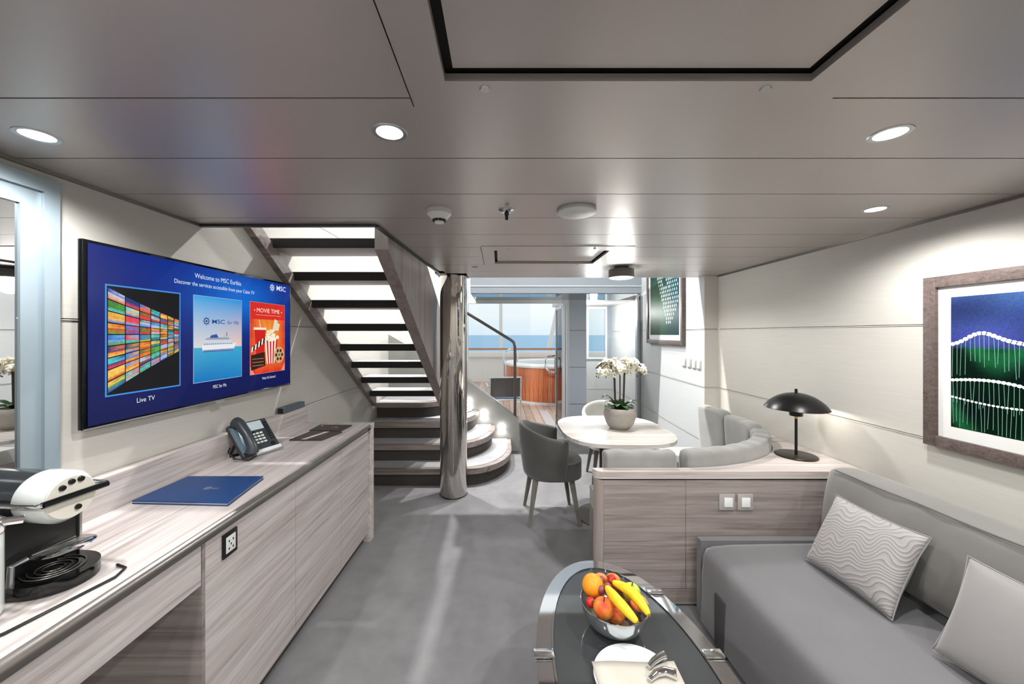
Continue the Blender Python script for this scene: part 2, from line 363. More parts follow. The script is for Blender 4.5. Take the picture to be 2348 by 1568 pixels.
# left wall: rows of covering panels with recessed seams
def wall_rows(name, quad, rows, m, backm, t=.12):
    """quad: (x0,y0,x1,y1) inner face line, room lies to its right hand side when nx,ny given"""
    x0, y0, x1, y1, nx, ny = quad
    z0, z1 = rows[0][0], rows[-1][1]
    b = B()
    b.prism([(x0-nx*.012, y0-ny*.012), (x1-nx*.012, y1-ny*.012), (x1-nx*t, y1-ny*t), (x0-nx*t, y0-ny*t)], z0, z1)
    w_ = struct(b.to(name, backm, bevel=0))
    for a, c in rows:
        b = B(); b.prism([(x0, y0), (x1, y1), (x1-nx*.012, y1-ny*.012), (x0-nx*.012, y0-ny*.012)], a+.002, c-.002)
        b.to('wall_panel', m, w_)
    for a, c in rows[1:]:
        b = B(); b.prism([(x0+nx*.004, y0+ny*.004), (x1+nx*.004, y1+ny*.004), (x1-nx*.01, y1-ny*.01), (x0-nx*.01, y0-ny*.01)], a-.0055, a-.0015)
        b.to('seam_strip', M['trimline'], w_)
    return w_
ROWS = [(0, .52), (.52, 1.04), (1.04, 1.598), (1.598, HC)]
wl = wall_rows('wall_left', (LX(-2.6), -2.6, LX(YG), YG, 1, 0), [(0, .52), (.52, 1.0), (1.0, 1.605), (1.605, 2.45), (2.45, HU)], M['wall'], M['seam'])
wall_rows('wall_right', (XR, -2.6, XR, YW, -1, 0), ROWS, M['wall'], M['seam'])
wall_rows('wall_right_return', (XR+.0, YW, 1.965, YW, 0, -1), ROWS+[(HC, 2.6)], M['wall'], M['seam'], t=.0125)
wall_rows('wall_right_dining', (1.9655, YW+.013, 2.06, YG, -1, 0), ROWS[:3]+[(1.598, 2.45), (2.45, HU)], M['wallcool'], M['seam'])
wall_rows('wall_back', (LX(-2.6), -2.6, XR, -2.6, 0, 1), ROWS, M['wall'], M['seam'])
struct(box(-1.9, 2.4, .9, 1.0, 2.45, HU).to('wall_upper_front', M['upper']))
struct(box(2.101, 2.2, 1.0, YW+.1, 2.45, HU).to('wall_upper_right', M['upper']))
struct(box(-1.9, 2.4, 1.0, YG+.1, HU, HU+.1).to('ceiling_upper', M['upper']))
# end wall at the glazing line
EW = -.47
struct(box(LX(YG), EW, YG, YG+.12, 0, HU).to('wall_end_left', M['upper']))
b = B().box(EW, 2.4, YG, YG+.12, 2.39, 2.75).box(EW, 2.4, YG, YG+.12, 4.35, HU)
struct(b.to('wall_end_upper', M['upper']))
for i, x in enumerate((EW, .45, 1.4, 2.3)):
    struct(box(x, x+.05, YG+.02, YG+.1, 2.75, 4.35).to('window_%d' % (i+1), M['alu']))
for i, x in enumerate((EW+.05, .5, 1.45)):
    box(x, x+(.87 if i < 2 else .8), YG+.05, YG+.06, 2.76, 4.34).to('window_pane', M['glass'], bpy.data.objects['window_%d' % (i+1)])
# pelmet box over the sliding door
pel = struct(box(-.36, 1.74, 4.6, YG-.01, 2.052, 2.55).to('trim_1', M['panelblue']))
box(-.36, 1.74, 4.598, 4.606, 2.135, 2.145).to('seam_strip', M['alu'], pel)
box(-.345, 1.73, 4.63, YG-.03, 2.046, 2.052).to('soffit_panel', mat('gloss_soffit', (110, 118, 124), .06, metal=.5), pel)
# ceiling: slab with stair opening, covered by long metal planks
OPX = lambda y: -.634+(y-1.92)*.055
slab = B()
slab.prism([(-1.75, -2.6), (2.2, -2.6), (2.2, 3.70), (OPX(3.45), 3.70), (OPX(3.45), 3.45), (OPX(1.92), 1.92), (-1.75, 1.92)], 2.135, 2.45)
ce = struct(slab.to('ceiling', M['seam']))
box(OPX(3.45)+.0, 2.1, 3.70, 3.72, HC, 2.46).to('slab_edge', M['white'], ce)
seams = [.89+.305*k for k in range(-12, 10)]+[3.70]
A0 = (-.213, .789, .924); A1 = (-.125, .865, 2.38, 3.03)
def plank(y0, y1, xs):
    g = .0025
    for x0, x1 in xs:
        b = B()
        if y0 < 1.92 < y1 and x0 < -1:
            p = [(x0, y0+g), (x1, y0+g), (x1, y1-g), (OPX(y1), y1-g), (OPX(1.92), 1.92), (x0, 1.92)]
        else:
            lx0 = x0
            if y0 >= 1.92 and x0 < -1: p = [(OPX(y0), y0+g), (x1, y0+g), (x1, y1-g), (OPX(y1), y1-g)]
            else: p = [(x0, y0+g), (x1, y0+g), (x1, y1-g), (x0, y1-g)]
        b.prism(p, HC, HC+.012).to('ceiling_plank', M['ceiling'], ce, angle=30)
for y0, y1 in zip(seams, seams[1:]):
    L0 = -1.62; R0 = XR
    if y1 <= A0[2]+.02 and y0 >= -.4: xs = [(L0, A0[0]), (A0[1], R0)]
    elif y0 < A0[2] < y1:
        B().prism([(A0[0]+.001, y0), (A0[1]-.001, y0), (A0[1]-.001, y0)], HC, HC+.01)
        # plank notched for the access frame
        g = .0025
        b = B().prism([(L0, y0+g), (A0[0], y0+g), (A0[0], A0[2]), (A0[1], A0[2]), (A0[1], y0+g), (R0, y0+g), (R0, y1-g), (L0, y1-g)], HC, HC+.012)
        b.to('ceiling_plank', M['ceiling'], ce, angle=30); continue
    elif y0 > A1[2]-.1 and y1 < A1[3]+.1: xs = [(L0, A1[0]), (A1[1], R0)]
    elif y1 > 3.5: xs = [(-.5, R0)]
    else: xs = [(L0, R0)]
    plank(y0, y1, xs)
def access(name, x0, x1, y0, y1, ix0, ix1, iy0, iy1, lab):
    t = thing(name, ((x0+x1)/2, (y0+y1)/2, HC), lab, 'ceiling panel')
    g = .004
    b = B(); z0, z1 = HC-.003, HC+.014
    b.box(x0+g, ix0, y0+g, y1-g, z0, z1).box(ix1, x1-g, y0+g, y1-g, z0, z1).box(ix0, ix1, y0+g, iy0, z0, z1).box(ix0, ix1, iy1, y1-g, z0, z1)
    b.to('frame', M['ceiling'], t)
    box(ix0+.02, ix1-.02, iy0+.02, iy1-.02, HC+.012, HC+.02).to('hatch', M['ceiling'], t)
    return t
t = access('ceiling_hatch', A0[0], A0[1], -.38, A0[2], -.121, .686, -.28, .826, 'large grey ceiling hatch above the camera with dark shadow gap')
for x in (-.034, .603): B().lathe([(0, -.003), (.010, -.003), (.012, 0), (.012, .004)], (x, .852, HC-.003), 16).to('screw', M['silver'], t)
t = access('ceiling_hatch', A1[0], A1[1], A1[2], A1[3], -.038, .735, 2.50, 2.97, 'smaller far ceiling hatch with dark gap before the glass wall')
for x in (.06, .62):
    for y in (2.45, 3.0): B().lathe([(0, -.003), (.007, -.003), (.008, 0), (.008, .004)], (x, y, HC-.003), 12).to('screw', M['silver'], t)
# opening trims
tr = B(); tr.box(LX(1.92), OPX(1.92)+.0, 1.905, 1.93, HC-.012, HC+.09)
struct(tr.to('trim_2', mat('dark_edge_trim', (52, 49, 47), .4)))
tr = B(); tr.prism([(OPX(1.92)-.012, 1.92), (OPX(1.92)+.012, 1.92), (OPX(3.45)+.012, 3.45), (OPX(3.45)-.012, 3.45)], HC-.01, HC+.09)
struct(tr.to('trim_3', M['black']))
tr = B(); tr.prism([(OPX(1.92)-.016, 1.93), (OPX(1.92)-.013, 1.93), (OPX(3.45)-.013, 3.45), (OPX(3.45)-.016, 3.45)], HC+.09, 2.45)
tr.box(LX(1.93), OPX(1.92)-.02, 1.93, 1.934, HC+.09, 2.45)
struct(tr.to('trim_4', M['white']))
# edge mouldings where the ceiling meets the walls
struct(B().prism([(LX(-2.5), -2.5), (LX(-2.5)+.012, -2.5), (LX(1.9)+.012, 1.9), (LX(1.9), 1.9)], HC-.012, HC).to('trim_5', M['rail']))
struct(box(XR-.012, XR, -2.5, YW, HC-.012, HC).to('trim_6', M['rail']))

# sliding glass wall
gw = struct(box(EW, 2.05, YG-.02, YG+.05, 0, .02).to('window_5', M['alu']))
box(EW+.02, .93, YG+.01, YG+.018, .02, 1.2).to('x', M['glass'], gw).name = 'glass_pane'
bpy.data.objects.remove(gw.children[0])
for x0, x1 in ((.925, .955), (.965, .995), (1.0, 1.012)):
    box(x0, x1, YG-.02, YG+.05, .02, 2.05).to('upright', M['alu'], gw)
box(EW, .93, YG-.02, YG+.05, 2.0, 2.05).to('head_rail', M['alu'], gw)
box(1.27, 2.03, YG+.01, YG+.02, .02, 2.05).to('glass_pane', M['glass'], gw)
box(2.005, 2.035, YG-.03, YG+.05, .02, 2.4).to('upright', M['silver'], gw)
box(EW, .45, YG+.01, YG+.018, .02, 2.0).to('glass_pane', M['glass'], gw)
box(1.012, 1.27, YG, YG+.05, 0, 2.05).to('fixed_panel', mat('fixed_panel_blue_grey', (180, 189, 200), .4), gw)
for z in (.52, 1.06, 1.60): box(1.012, 1.27, YG-.001, YG+.001, z, z+.008).to('seam_strip', M['rail'], gw)
# door leaf standing open outwards
dl = thing('door_1', (.945, YG+.06, .02), 'open glass door leaf with thin white frame swung onto the deck', 'door', kind='structure')
b = B(); x0, x1 = .925, .965; y0, y1 = YG+.06, 6.24
b.box(x0, x1, y0, y0+.03, .03, 1.98).box(x0, x1, y1-.03, y1, .03, 1.98).box(x0, x1, y0, y1, 1.94, 1.98).box(x0, x1, y0, y1, .03, .07)
b.to('door_frame', M['alu'], dl); box(.94, .948, y0+.03, y1-.03, .07, 1.94).to('glass_pane', M['glass'], dl)
B().tube([(.915, 6.1, .9), (.895, 6.1, .92), (.895, 6.1, 1.15), (.915, 6.1, 1.17)], .008).to('handle', M['silver'], dl)

# outdoor recess beyond the right glass
wall_rows('wall_recess_side', (2.09, YG+.13, 2.09, 7.03, -1, 0), [(0, .52), (.52, 1.04), (1.04, 1.598), (1.598, 2.3)], M['wallcool'], M['seam'])
rw = wall_rows('wall_recess_end', (2.09, 7.03, 1.27, 7.03, 0, -1), [(0, .52), (.52, 1.04)], M['wallcool'], M['seam'])
b = B().box(1.27, 1.64, 7.03, 7.12, 1.04, 2.3).box(1.99, 2.09, 7.03, 7.12, 1.04, 2.3).box(1.64, 1.99, 7.03, 7.12, 2.04, 2.3).box(1.64, 1.99, 7.03, 7.12, 1.04, 1.10)
struct(b.to('wall_recess_top', M['panelblue']))
wn = struct(B().box(1.62, 2.01, 7.01, 7.03, 1.08, 1.12).box(1.62, 2.01, 7.01, 7.03, 2.02, 2.06).box(1.62, 1.66, 7.01, 7.03, 1.12, 2.02).box(1.97, 2.01, 7.01, 7.03, 1.12, 2.02).to('window_6', M['alu']))
box(1.66, 1.97, 7.04, 7.05, 1.12, 2.02).to('window_pane', M['glass'], wn)
struct(box(1.0, 2.2, YG+.13, 7.15, 2.06, 2.12).to('ceiling_recess', M['ceiling']))

# ---------------------------------------------------------------- outdoors
dk = struct(box(-3.2, 4.5, YG+.12, 12.3, -.06, -.012).to('floor_deck', M['seam']))
k = 0
for i in range(52):
    x = -3.0+i*.14
    box(x, x+.133, YG+.13, 12.2, -.012, 0).to('deck_plank', M['deck'][(i*7) % 3], dk, smooth=False)
box(.80, .965, YG+.13, 7.6, 0, .004).to('door_track', M['alu'], dk)
bw = thing('bulwark', (0, 12.25, 0), 'white steel bulwark with a teak capping rail around the deck', 'railing')
box(-4.5, 5, 12.2, 12.3, -.02, .80).to('plate', M['hull'], bw); box(-4.5, 5, 12.12, 12.36, .80, .98).to('coaming', M['hull'], bw, bevel=.02)
B().tube([(-4.5, 12.2, 1.07), (2.0, 12.2, 1.07)], .03).to('handrail', M['handrail'], bw)
for x in (-3, -2, -1, 0.2, 1.2, 2): B().tube([(x, 12.2, .98), (x, 12.2, 1.06)], .012).to('bracket', M['alu'], bw)
for (x, w_, lean, lab) in ((-.02, .11, .0, 'upright white steel deck post left of the tub'), (1.32, .13, .22, 'leaning white steel deck post behind the hot tub')):
    b = B(); b.prismx([(12.38, -.02), (12.50, -.02), (12.50, 5), (12.38, 5)], x, x+w_)
    for v in b.bm.verts: v.co.x += lean*max(0, v.co.z)
    tag(b.to('deck_post', M['hull']), lab, 'post')
sea = struct(box(-4000, 4000, 14, 7000, -19, -18).to('sea', M['water']))
struct(box(-4, 5, YG+.13, 7.2, 4.9, 5.0).to('ceiling_deck_above', M['hull']))
# hot tub
tub = thing('hot_tub', (1.35, 9.3, 0), 'round hot tub clad in orange-brown timber staves with a white rim', 'hot tub')
RT = 1.2; NS = 72
B().lathe([(RT-.03, .03), (RT-.03, .8)], (1.35, 9.3, 0), 64).to('shell', M['seam'], tub)
stave = None
for i in range(NS):
    a = 2*math.pi*(i+.5)/NS; wd = math.pi*RT/NS-.002
    if stave is None:
        b = B(); b.prism([(RT-.03, -wd), (RT-.001, -wd), (RT-.001, wd), (RT-.03, wd)], .06, .80); stave = b.to('stave', M['teak'][0], tub, world=False, smooth=False); o = stave
        var = [stave.data]
        for q in (1, 2): me = stave.data.copy(); me.materials.clear(); me.materials.append(M['teak'][q]); var.append(me)
    else: o = stave.copy(); C.objects.link(o)
    o.data = var[rnd.choice((0, 0, 1, 2))]; o.rotation_euler = (0, 0, a)
B().lathe([(RT+.01, 0), (RT+.015, .055), (RT-.04, .06), (RT-.04, 0)], (1.35, 9.3, 0), 64).to('skirting', M['hull'], tub)
B().lathe([(RT-.05, .79), (RT+.02, .80), (RT+.03, .84), (RT+.01, .87), (RT-.18, .88), (RT-.24, .84), (RT-.3, .5), (0, .45)], (1.35, 9.3, 0), 64).to('rim', M['white'], tub)
B().lathe([(RT-.26, .72), (0, .72)], (1.35, 9.3, 0), 48).to('water', mat('tub_water', (190, 216, 222), .08), tub)
for k, (x, y) in enumerate(((.10, 8.9), (.97, 8.0))):
    b = B()
    if k == 0: pts = [(x+.3, y, .40), (x+.12, y, .42), (x+.02, y, .50), (x, y, .65), (x, y, 1.0), (x+.03, y, 1.12), (x+.13, y, 1.2), (x+.25, y, 1.17), (x+.31, y, 1.08), (x+.32, y, .88)]
    else: pts = [(x+.3, y, .72), (x+.1, y, .75), (x, y, .82), (x, y, 1.0), (x+.05, y, 1.08), (x+.3, y, 1.1)]
    b.tube(pts, .022)
    b.to('grab_rail', M['chrome'], tub)
# deck armchair (back towards us)
dc = thing('deck_armchair', (.06, 6.75, 0), 'aluminium deck armchair with dark mesh back beside the hot tub', 'chair', rz=R(8))
b = B()
for s in (-1, 1):
    b.tube([(s*.28, -.26, 0), (s*.275, -.24, .42), (s*.27, -.28, .80)], .014); b.tube([(s*.29, .26, 0), (s*.29, .26, .60), (s*.29, .20, .64), (s*.285, -.22, .64)], .014)
    b.tube([(s*.28, -.24, .42), (s*.28, .27, .42)], .013)
b.tube([(-.28, -.26, .41), (.28, -.26, .41)], .012).tube([(-.28, .27, .42), (.28, .27, .42)], .012).tube([(-.27, -.28, .80), (.27, -.28, .80)], .013)
b.to('frame', M['alu'], dc, world=False)
box(-.26, .26, -.24, .26, .42, .432).to('seat', M['slingblue'], dc, world=False)
B().prismx([(-.25, .46), (-.242, .46), (-.272, .79), (-.28, .79)], -.255, .255).to('backrest', M['sling'], dc, world=False)

# ================================================================ STAIRCASE
st = thing('staircase', (-1.1, 3.3, 0), 'grey wooden staircase with dark open treads above the curved carpeted lower steps', 'stairs')
sxl = lambda y: -1.515+.046*(y-2.43); sxr = lambda y: -.762+.044*(y-2.43)
for k in range(8):
    y = 2.43+.243*k; z = 2.174-.1784*k
    x0, x1 = sxl(y), sxr(y)
    f = B().box(x0, x1, y, y+.03, z-.062, z); tr_ = f.to('tread', M['nosing'], st, bevel=.012, seg=3)
    box(x0, x1, y+.028, y+.30, z-.058, z-.05).to('tread_base', M['under'], tr_)
    box(x0, x1, y+.03, y+.30, z-.05, z-.004).to('tread_carpet', M['tread'], tr_)
def stringer(name, xf, th, pts, m):
    b = B(); a = [b.bm.verts.new((xf(p[0]), p[0], p[1])) for p in pts]; c = [b.bm.verts.new((xf(p[0])+th, p[0], p[1])) for p in pts]
    b.bm.faces.new(a); b.bm.faces.new(c[::-1]); n = len(pts)
    for i in range(n): b.bm.faces.new((a[i], c[i], c[(i+1) % n], a[(i+1) % n]))
    return b.to(name, m, st)
zt = lambda y: 2.174-.734*(y-2.43)
stringer('wall_stringer', lambda y: LX(y)+.002, .045, [(2.06, zt(2.06)-.15), (4.33, zt(4.33)-.06), (4.33, zt(4.33)+.05), (2.06, zt(2.06)-.05)], M['wood_step'])
stringer('balustrade', lambda y: sxr(y), .085, [(2.3, zt(2.3)-.20), (4.28, .70), (4.42, .72), (4.42, 1.47), (4.30, 1.55), (3.28, 2.17), (2.3, 2.235)], M['wood_z'])
stringer('handrail_cap', lambda y: sxr(y)-.008, .101, [(2.3, 2.237), (3.28, 2.172), (3.30, 2.165), (3.30, 2.205), (2.3, 2.275)], M['black'])
# lower curved steps
def step_poly(xr, yf, inset=0):
    yb = 4.9; xl = -1.46; rx, ry = .5, .70
    return [(xl, yb), (xl, yf+inset)]+arc(xr-inset-rx, yf+inset+ry, rx, ry, -90, 0, 14)+[(xr-inset, yb)]
for k in range(4):
    xr, yf, z = .14-.205*k, 3.80+.21*k, .185*(k+1)
    if k == 3: xr = -.5
    s_ = B().prism(step_poly(xr, yf, .035), z-.185 if k else 0, z-.062).to('riser', M['darkriser'], st, angle=25)
    B().prism(step_poly(xr, yf), z-.060, z-.002).to('nosing', M['wood_step'], s_, angle=25, bevel=.006)
    B().prism(step_poly(xr, yf, .05), z-.002, z+.002).to('carpet', M['tread'], s_, angle=25)
# back stringer panel with step lights
bp = B(); pp = [(-1.46, 1.55), (-.45, .97), (.245, .44), (.245, .02), (-1.46, .02)]
a = [bp.bm.verts.new((p[0], 4.905, p[1])) for p in pp]; c = [bp.bm.verts.new((p[0], 4.965, p[1])) for p in pp]
bp.bm.faces.new(a); bp.bm.faces.new(c[::-1])
for i in range(5): bp.bm.faces.new((a[i], c[i], c[(i+1) % 5], a[(i+1) % 5]))
bp.to('side_panel', mat('grey_side_panel', (150, 150, 146), .45), st)
B().tube([(-.45, 4.94, .985), (.245, 4.94, .455)], .008).to('panel_trim', M['silver'], st)
for (x, z) in ((-.41, .665), (-.205, .51), (.025, .33)):
    o = B().lathe([(0, 0), (.009, 0), (.011, .004), (.0, .004)], (x, 4.902, z), 16, rot=(R(90), 0, 0)).to('step_light', M['lens'], st)
    spot(x, 4.88, z, 3, 150, size=.01, rot=(R(-20), 0, 0))
    point(x, 4.87, z+.01, .7, .01, (1, .98, .95))
# second handrail
hr = B(); hr.tube([(-.62, 4.94, 1.93), (-.42, 4.94, 1.82), (.15, 4.94, 1.47), (.185, 4.94, 1.44), (.2, 4.94, 1.38), (.2, 4.94, .02)], .019, 10)
hr.to('handrail', M['greymetal'], st)
# chrome pillar
cp = thing('pillar', (-.446, 3.62, 0), 'polished chrome round column beside the staircase', 'column')
B().lathe([(.118, 0), (.130, .03), (.130, 2.3), (.13, 2.6)], (-.446, 3.62, 0), 64).to('column_shaft', M['chromepillar'], cp)
B().lathe([(.131, .0), (.137, .0), (.137, .006), (.131, .008)], (-.446, 3.62, 0.0), 48).to('base_ring', M['silver'], cp)
struct(box(-.60, -.31, 3.46, 3.78, HC+.0, HC+.03).to('trim_7', M['black']))
# glass guard of the upper floor beside the pillar
gg = thing('glass_guard', (-.62, 4.3, 2.0), 'green tinted glass guard panel between balustrade and chrome pillar', 'glass panel')
box(-.70, -.66, 4.5, 5.45, 1.2, 2.4).to('glass_panel', M['greenglass'], gg)
box(-.71, -.65, 4.5, 5.45, 2.4, 2.43).to('top_rail', M['silver'], gg)

# ================================================================ LEFT SIDE: sideboard
FX = lambda y: -1.04+.0277*y          # front line of the worktop
CT = .876
cb = thing('sideboard', (-1.25, 1.6, 0), 'long ash grey sideboard with open kneehole beneath the television', 'sideboard')
def slabp(x0f, x1f, y0, y1, z0, z1): return B().prism([(x0f(y0), y0), (x1f(y0), y0), (x1f(y1), y1), (x0f(y1), y1)], z0, z1)
Y0 = .25; Y1 = 2.87
slabp(lambda y: LX(y)+.006, lambda y: FX(y)-.018, Y0, Y1, CT-.04, CT).to('worktop', M['wood_y'], cb)
b = B()
pr = [(0, 0), (-.0, .0)]
prof = [(-.018, CT), (-.006, CT-.003), (.003, CT-.012), (.005, CT-.024), (.001, CT-.036), (-.018, CT-.043)]
def rail(y): return [b.bm.verts.new((FX(y)+p[0], y, p[1])) for p in prof]
ra, rb = rail(Y0), rail(2.80)
for i in range(len(prof)-1): b.bm.faces.new((ra[i], ra[i+1], rb[i+1], rb[i]))
b.bm.faces.new(ra[::-1]); b.bm.faces.new(rb)
b.to('edge_rail', M['rail'], cb, angle=60)
slabp(lambda y: FX(y)-.02, lambda y: FX(y), 2.80, 2.87, CT-.04, CT).to('edge_end', M['wood_y'], cb)
face = lambda y: FX(y)-.018
def front(name, y0, y1, z0, z1, m=None): return slabp(lambda y: face(y)-.018, face, y0+.0015, y1-.0015, z0, z1).to(name, m or M['wood_y'], cb, bevel=.001, seg=1)
front('drawer_front', Y0, 1.285, .69, .826)
for y0, y1 in ((1.30, 1.85), (1.85, 2.35), (2.35, 2.795)): front('door', y0, y1, .075, .826)
slabp(lambda y: LX(y)+.01, lambda y: FX(y)-.004, 2.80, 2.87, 0, CT-.041).to('end_panel', M['wood_top'], cb, bevel=.001)
slabp(lambda y: LX(y)+.01, lambda y: FX(y)-.016, 1.285, 1.299, 0, CT-.041).to('divider', wood('divider_laminate', (104, 96, 92), (130, 121, 117), (150, 142, 138), 'x'), cb)
slabp(lambda y: face(y)-.06, lambda y: face(y)-.04, 1.30, 2.80, 0, .075).to('plinth', M['darkriser'], cb)
slabp(lambda y: LX(y)+.01, lambda y: LX(y)+.03, Y0, 1.285, 0, CT-.041).to('kneehole_back', M['wood_y'], cb)
slabp(lambda y: LX(y)+.004, lambda y: LX(y)+.062, Y0, 2.83, CT+.001, 1.01).to('upstand', M['wood_y'], cb, bevel=.002)
b = B().lathe([(0, 0), (.006, 0), (.006, .01)], (FX(2.74)+.006, 2.74, CT-.02), 10, rot=(0, R(90), 0)); b.to('catch', M['black'], cb)
# outlet on the first door
oy = 1.41
ot = thing('power_outlet', (face(oy), oy, .766), 'black framed white power outlet on the sideboard door', 'socket', rz=R(90-1.6))
box(-.036, .036, -.008, -.0005, -.045, .045).to('frame', M['black'], ot, world=False, bevel=.003)
box(-.024, .024, -.0095, -.006, -.03, .03).to('socket_plate', M['keys'], ot, world=False, bevel=.002)
b = B()
for sx_, sz in ((-.01, .012), (.01, .012), (0, -.002), (-.01, -.016), (.01, -.016)): b.box(sx_-.0025, sx_+.0025, -.0102, -.009, sz-.004, sz+.004)
b.to('socket_holes', M['black'], ot, world=False)

# ---------------------------------------------------------------- television
TVA, TVB = Vector((-1.490, 1.343)), Vector((-1.437, 2.58)); TL = (TVB-TVA).length; TH = .69; TZ = 1.2035
ang = math.atan2(TVB.y-TVA.y, TVB.x-TVA.x)
tv = thing('television', (TVA.x, TVA.y, TZ), 'large wall-mounted television showing a blue welcome menu', 'television', rz=ang)
box(0, TL, .003, .024, 0, TH).to('casing', M['blackgloss'], tv, world=False, bevel=.003)
box(TL*.3, TL*.7, .024, .05, .12, .58).to('rear_housing', M['black'], tv, world=False)
box(0, TL, .0, .003, 0, .004).to('bottom_edge', M['silver'], tv, world=False)
box(TL*.5-.03, TL*.5+.03, -.003, .004, -.012, .0).to('sensor_tab', M['silver'], tv, world=False)
F = Flat(); mg = .012
nx_, nz_ = 14, 8
def bgcol(u, v):
    g = math.exp(-((u-.62)**2/.09+(v-.78)**2/.06)); g2 = .25+.75*v
    return (int(2+8*g), int(10+26*g2+84*g), int(66+70*g2+96*g))
for i in range(nx_):
    for j in range(nz_):
        q = [(i/nx_, j/nz_), ((i+1)/nx_, j/nz_), ((i+1)/nx_, (j+1)/nz_), (i/nx_, (j+1)/nz_)]
        F.poly([(mg+u*(TL-2*mg), mg+v*(TH-2*mg)) for u, v in q], None, 0, [bgcol(u, v) for u, v in q])
scn = F.to('screen', M['screen'], tv); scn.location = (0, -.001, 0)
U = lambda u: u*TL; Z = lambda z: z-TZ
F = Flat()
F.text('Welcome to MSC Euribia', U(.497), Z(1.822), U(.246), (236, 244, 252), .0008, height=.024)
F.text('Discover the services accessible from your Cabin TV', U(.497), Z(1.783), U(.42), (236, 244, 252), .0008, height=.020)
F.wheel(U(.838), Z(1.845), .032, (236, 244, 252), .0008)
F.text('MSC', U(.912), Z(1.833), U(.078), (236, 244, 252), .0008, height=.032, bold=.01)
F.text('Live TV', U(.182), Z(1.270), .076, (240, 246, 252), .0008, height=.020)
F.text('MSC for Me', U(.498), Z(1.272), .088, (240, 246, 252), .0008, height=.018)
F.text('Video On Demand', U(.812), Z(1.273), .125, (240, 246, 252), .0008, height=.016)
F.to('menu_lettering', M['screen'], scn)
# tile 1: wall of small screens
F = Flat(); x0, x1, z0, z1 = U(.055), U(.312), Z(1.312), Z(1.740)
F.rect(x0, x1, z0, z1, (70, 150, 235), .0008); F.rect(x0+.006, x1-.006, z0+.006, z1-.006, (3, 4, 12), .0012)
to_ = F.to('live_tv_tile', M['screen'], scn)
F = Flat(); cols = [(214, 60, 36), (60, 130, 60), (60, 120, 210), (230, 170, 60), (40, 90, 190), (120, 180, 220), (240, 120, 40), (90, 160, 70), (200, 210, 230), (230, 70, 90), (36, 60, 120), (250, 200, 90), (150, 90, 50), (90, 200, 220)]
xs = [0]; ww = 1.0
for i in range(7): xs.append(xs[-1]+ww); ww *= .86
xs = [x/xs[-1] for x in xs]; XA, XB = x0+.008, x1-.008
top = lambda u: z1-.010-(z1-z0)*(.0+.33*u-.06*u*u); bot = lambda u: z0+.01+(z1-z0)*(.40*u-.05*u*u)
for i in range(7):
    ua, ub = xs[i]+.006, xs[i+1]-.006
    for j in range(9):
        va, vb = (j+.05)/9, (j+.95)/9
        p = lambda u, v: (XA+u*(XB-XA), bot(u)+(top(u)-bot(u))*v)
        c1, c2, c3 = rnd.choice(cols), rnd.choice(cols), rnd.choice(cols); vm = va+(vb-va)*rnd.uniform(.3, .65)
        F.poly([p(ua, va), p(ub, va), p(ub, vm), p(ua, vm)], None, .0016, [c1, c1, c2, c2]); F.poly([p(ua, vm), p(ub, vm), p(ub, vb), p(ua, vb)], None, .0016, [c3, c3, c2, c3])
F.to('little_screens', M['tilepic'], scn)
# tile 2: sea with ship
F = Flat(); x0, x1 = U(.3666), U(.625); xm = (x0+x1)/2; W = x1-x0
F.rect(x0, x1, z0, z1, (150, 190, 225), .0008); zh = z0+(z1-z0)*.40
F.poly([(x0+.003, zh), (x1-.003, zh), (x1-.003, z1-.003), (x0+.003, z1-.003)], None, .0012, [(226, 224, 222), (244, 206, 190), (40, 150, 226), (60, 170, 236)])
F.poly([(x0+.003, z0+.003), (x1-.003, z0+.003), (x1-.003, zh), (x0+.003, zh)], None, .0012, [(16, 120, 196), (20, 130, 200), (60, 172, 216), (70, 176, 214)])
S = lambda u, v: (xm+u*W, zh+v*W)
for pts, c in (([(-.33, -.06), (.30, -.06), (.36, .06), (-.35, .03)], (240, 244, 250)), ([(-.32, -.07), (.30, -.07), (.31, -.03), (-.33, -.04)], (60, 90, 160)), ([(-.34, .03), (.3, .05), (.24, .12), (-.3, .12)], (214, 220, 228)), ([(-.30, .12), (.22, .12), (.18, .155), (-.24, .15)], (150, 164, 184)), ([(-.2, .15), (-.02, .15), (-.06, .21), (-.17, .19)], (40, 84, 168)), ([(.05, .15), (.2, .15), (.16, .19), (.09, .18)], (190, 198, 210)), ([(.14, .18), (.16, .18), (.155, .25), (.145, .25)], (90, 100, 120))):
    F.poly([S(*q) for q in pts], c, .0016)
for k in range(14): F.rect(*[*(S(-.30+.042*k, 0)[0], S(-.28+.042*k, 0)[0]), S(0, .045)[1], S(0, .06)[1]], (70, 90, 130), .0019)
F.wheel(xm-W*.26, z1-.125, .030, (16, 64, 140), .0016); F.text('MSC', xm-W*.02, z1-.136, W*.26, (16, 64, 140), .0016, height=.022, bold=.012); F.text('for Me', xm+W*.29, z1-.137, W*.26, (20, 80, 160), .0016, shear=.4, height=.02)
F.to('cruise_tile', M['screen'], scn)
